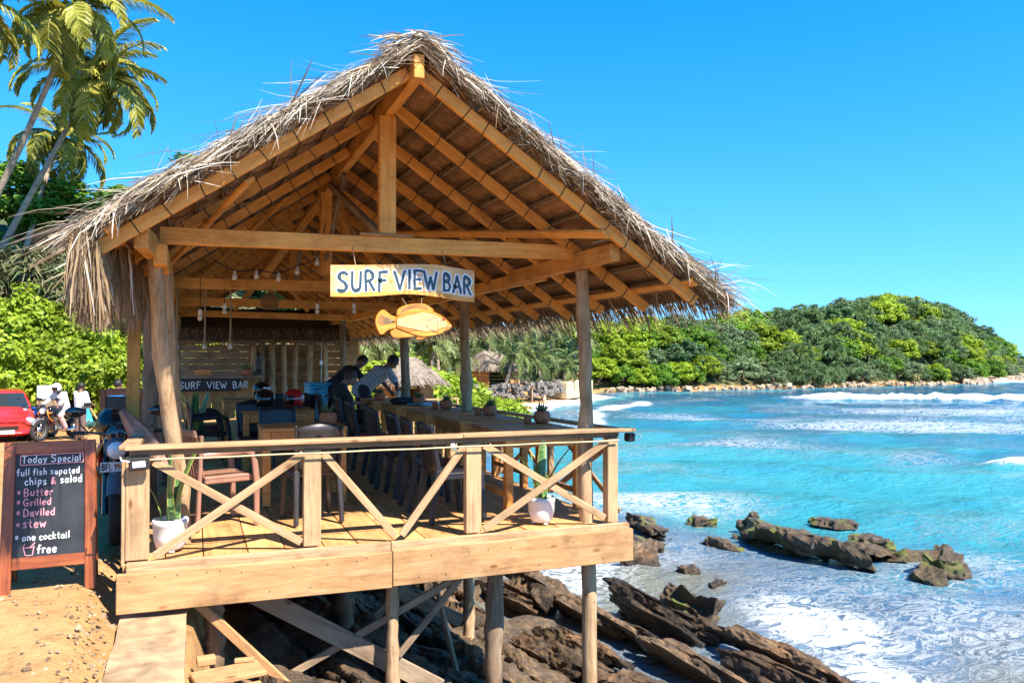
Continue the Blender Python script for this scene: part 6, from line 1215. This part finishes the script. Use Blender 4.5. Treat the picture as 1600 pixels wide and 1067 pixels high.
# things by the road
nb_ = empty('notice_board', TR(-4.35, 29.6, -1.05, 10), 'white topped notice board on posts beside the red car', 'sign'); MB().box((0, 0, 1.35), (.55, .05, .42)).build('panel', M_['white_paint'], nb_, W[nb_])
for x in (-.25, .25): MB().box((x, .03, .75), (.06, .05, 1.5)).build('post', M_['rail'], nb_, W[nb_])
MB().box((0, .03, .7), (.5, .03, .8)).build('lower_panel', M_['oldwood'], nb_, W[nb_])
fc = empty('folding_chair', TR(-3.05, 28.7, -1.03, 40), 'folding wooden deck chair with blue canvas behind the rider', 'chair')
for x in (-.27, .27): MB().bar((x, -.5, 0), (x, .4, .85), .04, .04).build('frame', M_['fascia'], fc, W[fc]); MB().bar((x * .9, .45, 0), (x * .9, -.4, .5), .04, .04).build('frame', M_['fascia'], fc, W[fc])
MB().ribbon([(0, -.42, .46), (0, -.1, .3), (0, .15, .42), (0, .38, .82)], [.46] * 4).build('canvas', M_['cyan'], fc, W[fc])
wbd = empty('wooden_board', TR(-.78, 10.7, -.30, -4), 'dark panelled board in a red wood frame behind the motorcycle', 'board')
for x in (-.22, .22): MB().box((x, 0, .68), (.06, .04, 1.36)).build('frame_post', M_['redwood'], wbd, W[wbd], .004)
for z in (.12, 1.33): MB().box((0, 0, z), (.38, .036, .08)).build('frame_rail', M_['redwood'], wbd, W[wbd], .004)
MB().box((0, .004, .72), (.38, .014, 1.12)).build('panel', M_['slate'], wbd, W[wbd])
# ------------------------------------------------------------------ people
SK = {'brown': plain('brown_skin', (.17, .085, .05), .5, var=.1, ns=10), 'tan': plain('tanned_skin', (.38, .20, .13), .5, var=.1, ns=10)}
M_['hair'] = plain('black_hair', (.012, .010, .009), .6, var=.5, ns=60, bs=.6); M_['hair_brown'] = plain('brown_hair', (.07, .042, .025), .6, var=.4, ns=60, bs=.6)
m, n, b = new_mat('checked_shirt'); tc = nd(n, 'TexCoord'); lines = []
for vec in ((.79, -.30, .53), (-.49, .19, .85)):
    dt = nd(n, 'VectorMath', operation='DOT_PRODUCT'); dt.inputs[1].default_value = vec; L(n, tc.outputs['Object'], dt.inputs[0]); sc = nd(n, 'Math', operation='MULTIPLY', i_1=1 / .042); L(n, dt.outputs['Value'], sc.inputs[0]); fr_ = nd(n, 'Math', operation='FRACT'); L(n, sc.outputs[0], fr_.inputs[0]); lt_ = nd(n, 'Math', operation='LESS_THAN', i_1=.34); L(n, fr_.outputs[0], lt_.inputs[0]); lines.append(lt_)
mxx = nd(n, 'Math', operation='MAXIMUM'); L(n, lines[0].outputs[0], mxx.inputs[0]); L(n, lines[1].outputs[0], mxx.inputs[1]); mx = nd(n, 'Mix', data_type='RGBA'); L(n, mxx.outputs[0], mx.inputs[0]); mx.inputs[6].default_value = (.02, .024, .04, 1); mx.inputs[7].default_value = (.62, .64, .66, 1); L(n, mx.outputs[2], b.inputs['Base Color']); b.inputs['Roughness'].default_value = .85; M_['check'] = m
def cloth(nm, c): return plain(nm, c, .9, var=.12, ns=25, bs=.15)
def limb(mb, pts, rad, nb=7):
    Q = []; rr = []
    for i in range(len(pts) - 1):
        for k in range(3): t = k / 3; Q.append(Vector(pts[i]).lerp(Vector(pts[i + 1]), t)); rr.append(rad[i] + (rad[i + 1] - rad[i]) * t)
    Q.append(Vector(pts[-1])); rr.append(rad[-1]); mb.tube(Q, rr, 12)
    for p, r_ in zip(pts, rad): mb.ball(p, r_ * .99, nu=12, nv=8)
def remesh(o, vox, sm=6):
    a = o.modifiers.new('remesh', 'REMESH'); a.mode = 'VOXEL'; a.voxel_size = vox; a.use_smooth_shade = True; c = o.modifiers.new('smooth', 'SMOOTH'); c.factor = .5; c.iterations = sm; return o
def hand(mb, w, d, palm_n, side, curl=.6):
    w = Vector(w); d = Vector(d).normalized(); pn = Vector(palm_n); pn = (pn - d * pn.dot(d)).normalized(); s_ = d.cross(pn) * side; limb(mb, [w, w + d * .05, w + d * .09], [.028, .033, .03])
    for k, (o_, l_) in enumerate(((-.03, .065), (-.01, .078), (.011, .073), (.03, .058))):
        p = w + d * .085 + s_ * o_; a = (d + pn * curl * .4).normalized(); c = (d + pn * curl * 1.2).normalized(); limb(mb, [p, p + a * l_ * .5, p + a * l_ * .5 + c * l_ * .5], [.0105, .0098, .0085])
    p = w + d * .03 - s_ * .028; limb(mb, [p, p + (d * .6 - s_ * .8).normalized() * .035, p + (d * .6 - s_ * .8).normalized() * .035 + (d + pn * .5).normalized() * .03], [.013, .0115, .010])
def person(label, base, J, skin, shirt, trousers, hair, face, long_sleeve=False, hairmat='hair', curly=.12, shoes=None, vox=.011):
    """J: world joints (pelvis, chest, neck, head, shL/elL/wrL, ..., hipL/knL/anL); face: direction the face points"""
    J = {k: Vector(v) for k, v in J.items()}; r_ = empty('person', Matrix.Translation(base), label, 'person'); mb = MB(); fc_ = Vector(face).normalized(); up = (J['head'] - J['neck']).normalized(); fc_ = (fc_ - up * fc_.dot(up)).normalized(); rt_ = fc_.cross(up); HM = Matrix((rt_, fc_, up)).transposed(); H = J['head']
    limb(mb, [J['pelvis'], J['pelvis'].lerp(J['chest'], .5), J['chest'], J['neck']], [.125, .115, .125, .055]); limb(mb, [J['neck'], H - up * .03], [.055, .052]); mb.ball(H + up * .015, (.074, .094, .108), M=HM.to_4x4(), nu=18, nv=14); mb.ball(H - up * .05 + fc_ * .025, (.056, .062, .062), M=HM.to_4x4()); mb.ball(H + fc_ * .095 - up * .012, (.013, .017, .024), M=HM.to_4x4()); mb.ball(H + fc_ * .082 - up * .058, (.024, .012, .010), M=HM.to_4x4()); mb.ball(H + fc_ * .082 + up * .022, (.05, .012, .008), M=HM.to_4x4())
    for s_ in 'LR':
        sg2 = 1 if s_ == 'R' else -1; mb.ball(H + rt_ * sg2 * .077 - up * .005, (.010, .02, .03), M=HM.to_4x4()); limb(mb, [J['chest'].lerp(J['neck'], .4), J['sh' + s_]], [.07, .058]); limb(mb, [J['sh' + s_], J['el' + s_], J['wr' + s_]], [.05, .04, .028]); dd_ = J.get('hd' + s_, J['wr' + s_] * 2 - J['el' + s_]) - J['wr' + s_]; hand(mb, J['wr' + s_], dd_, J.get('pn' + s_, Vector((0, 0, -1)) + fc_ * .3), sg2)
        limb(mb, [J['pelvis'], J['hip' + s_], J['kn' + s_], J['an' + s_]], [.11, .088, .056, .040]); to = J.get('toe' + s_, J['an' + s_] + Vector((fc_.x, fc_.y, 0)).normalized() * .17 - Vector((0, 0, .045))); limb(mb, [J['an' + s_] - Vector((0, 0, .03)), J['an' + s_].lerp(to, .6) - Vector((0, 0, .02)), to], [.042, .042, .028])
    remesh(mb.build('body', SK[skin], r_), vox, 5)
    ts = MB(); limb(ts, [J['pelvis'] - (J['chest'] - J['pelvis']) * .18, J['pelvis'].lerp(J['chest'], .4), J['chest']], [.150, .142, .148]); ax = (J['shR'] - J['shL']).normalized()
    for q in (-.055, .055): limb(ts, [J['pelvis'] + ax * q, J['chest'] + ax * q * 1.3, J['chest'].lerp(J['neck'], .55) + ax * q], [.12, .128, .07])
    for s_ in 'LR':
        limb(ts, [J['chest'].lerp(J['neck'], .35), J['sh' + s_]], [.09, .074]); e = J['wr' + s_] if long_sleeve else J['sh' + s_].lerp(J['el' + s_], .8)
        limb(ts, [J['sh' + s_], J['el' + s_], J['el' + s_].lerp(J['wr' + s_], .92)] if long_sleeve else [J['sh' + s_], e], [.07, .056, .045] if long_sleeve else [.072, .066])
    remesh(ts.build('shirt', shirt, r_), .014, 4)
    tr = MB(); limb(tr, [J['pelvis'] + (J['chest'] - J['pelvis']) * .12, J['pelvis']], [.135, .14])
    for s_ in 'LR': limb(tr, [J['pelvis'], J['hip' + s_], J['kn' + s_], J['kn' + s_].lerp(J['an' + s_], .9)], [.125, .105, .078, .062])
    remesh(tr.build('trousers', trousers, r_), .014, 4)
    if hair:
        hb = MB().ball(H + up * .028 - fc_ * .018, (.090, .105, .106), M=HM.to_4x4(), nu=26, nv=18, dis=lambda d: curly * noise.noise(d * 9) + curly * .6 * noise.noise(d * 21)); keep = []
        for f in hb.f:
            c = sum((Vector(hb.v[i]) for i in f), Vector()) / 4 - H; a, u_ = c.dot(fc_), c.dot(up)
            if not (a > .03 and u_ < .05) and u_ > -.065: keep.append(f)
        hb.f = keep; hb.sm = [True] * len(keep); hb.build('hair', M_[hairmat], r_)
    return r_
# man bending over the table in a checked shirt
person('man in a black and white checked shirt bending over the far table', (2.8, 14.35, 0), dict(pelvis=(2.74, 14.40, .90), chest=(3.02, 14.28, 1.15), neck=(3.13, 14.22, 1.25), head=(3.21, 14.16, 1.33), shL=(2.98, 14.42, 1.22), shR=(3.12, 14.08, 1.18), elL=(3.08, 14.30, .98), wrL=(3.14, 13.98, .83), hdL=(3.15, 13.85, .80), elR=(3.22, 13.93, .98), wrR=(3.22, 13.78, .82), hdR=(3.23, 13.65, .80), hipL=(2.70, 14.48, .86), hipR=(2.74, 14.28, .86), knL=(2.74, 14.50, .47), knR=(2.84, 14.28, .47), anL=(2.70, 14.52, .08), anR=(2.80, 14.28, .08)), 'brown', M_['check'], cloth('dark_jeans', (.02, .022, .035)), True, (.75, -.5, -.45), curly=.16)
# man in black behind him, looking round
person('curly haired man in a black long sleeved shirt leaning behind the checked shirt', (2.45, 15.1, 0), dict(pelvis=(2.32, 15.15, .88), chest=(2.62, 15.05, 1.14), neck=(2.74, 15.0, 1.24), head=(2.82, 14.95, 1.33), shL=(2.58, 15.22, 1.20), shR=(2.70, 14.86, 1.18), elL=(2.72, 15.15, .95), wrL=(2.90, 14.95, .85), elR=(2.86, 14.75, .96), wrR=(3.0, 14.58, .82), hipL=(2.28, 15.24, .85), hipR=(2.32, 15.04, .85), knL=(2.36, 15.24, .46), knR=(2.42, 15.04, .46), anL=(2.32, 15.26, .08), anR=(2.36, 15.04, .08)), 'brown', cloth('black_shirt', (.012, .012, .015)), cloth('black_trousers', (.012, .012, .014)), True, (.35, -.9, -.2), True, curly=.22)
# seated man looking down at his hands
person('man in a dark grey T-shirt sitting with bowed head on the row of chairs', (2.2, 13.15, 0), dict(pelvis=(2.06, 13.15, .56), chest=(2.13, 13.13, .88), neck=(2.21, 13.12, 1.02), head=(2.29, 13.10, 1.10), shL=(2.12, 13.33, .96), shR=(2.14, 12.93, .96), elL=(2.26, 13.36, .72), wrL=(2.46, 13.24, .70), elR=(2.28, 12.90, .72), wrR=(2.48, 13.02, .70), hipL=(2.10, 13.25, .53), hipR=(2.10, 13.05, .53), knL=(2.52, 13.27, .52), knR=(2.52, 13.03, .52), anL=(2.50, 13.28, .08), anR=(2.50, 13.02, .08)), 'tan', cloth('dark_grey_tshirt', (.03, .03, .03)), cloth('dark_shorts', (.02, .02, .022)), True, (.85, -.25, -.7), hairmat='hair_brown', curly=.05)
copy_tree(ch0, TR(2.06, 13.15, 0, 92), 'black plastic chair under the seated man', G_)
# standing man with phone, rider, man in blue: on the road
def stand(x, y, z, yaw, **kw):
    base = dict(pelvis=(0, 0, .90), chest=(0, .0, 1.24), neck=(0, .01, 1.42), head=(0, -.02, 1.55), shL=(-.18, 0, 1.35), shR=(.18, 0, 1.35), elL=(-.23, .03, 1.07), wrL=(-.24, -.04, .83), elR=(.23, .03, 1.07), wrR=(.24, -.04, .83), hipL=(-.09, 0, .86), hipR=(.09, 0, .86), knL=(-.10, -.01, .47), knR=(.11, -.02, .47), anL=(-.10, .03, .08), anR=(.13, .0, .08)); base.update(kw); M = TR(x, y, z, yaw); return {k: M @ Vector(v) for k, v in base.items()}
person('man in white shirt and brown trousers on the road, hand to ear', (-3.1, 26.95, -1.0), stand(-3.1, 26.95, -1.0, 140, elR=(.30, -.20, 1.22), wrR=(.16, -.12, 1.47), hdR=(.13, -.10, 1.56), elL=(-.26, -.02, 1.10), wrL=(-.22, -.22, 1.02), head=(0, -.04, 1.54)), 'brown', cloth('white_shirt', (.72, .70, .70)), cloth('brown_trousers', (.14, .085, .075)), True, Matrix.Rotation(R(140), 3, 'Z') @ Vector((0, -1, -.1)), curly=.04, vox=.014)
ph = MB().box((0, 0, 0), (.07, .012, .14)).box((0, -.0075, 0), (.06, .002, .12)).build('phone', M_['gloss_black'], None, TR(-3.20, 27.02, .53, 140), .003); tag(ph, 'dark phone held to the ear of the man in white on the road', 'phone')
helmet(TR(-2.93, 26.8, -.09, 30), 'white_paint', 'white helmet held at the waist by the standing man')
RJ = dict(pelvis=(0, .25, .93), chest=(0, .12, 1.24), neck=(0, .05, 1.40), head=(0, -.02, 1.51), shL=(-.18, .08, 1.33), shR=(.18, .08, 1.33), elL=(-.27, -.08, 1.12), wrL=(-.31, -.24, 1.03), elR=(.27, -.08, 1.12), wrR=(.31, -.24, 1.03), hipL=(-.11, .24, .88), hipR=(.11, .24, .88), knL=(-.22, -.12, .70), knR=(.22, -.12, .70), anL=(-.22, .10, .32), anR=(.22, .10, .32)); RM_ = TR(-3.75, 27.4, -1.0, -38)
person('motorcycle rider in a white shirt and pale pink trousers', (-3.75, 27.4, -1.0), {k: RM_ @ Vector(v) for k, v in RJ.items()}, 'brown', cloth('pale_shirt', (.68, .64, .58)), cloth('pink_trousers', (.52, .36, .34)), False, Matrix.Rotation(R(-38), 3, 'Z') @ Vector((0, -1, -.35)), True, vox=.014)
helmet(RM_ @ Matrix.Translation((0, -.02, 1.38)) @ Matrix.Rotation(R(12), 4, 'X'), 'white_paint', 'white helmet worn by the motorcycle rider')
person('man in a bright blue sleeveless top and black cap beside the bar', (-1.85, 23.6, -.85), stand(-1.85, 23.6, -.85, 150), 'brown', cloth('blue_top', (.02, .22, .55)), cloth('navy_trousers', (.03, .035, .06)), True, Matrix.Rotation(R(120), 3, 'Z') @ Vector((0, -1, 0)), curly=.03, vox=.014)
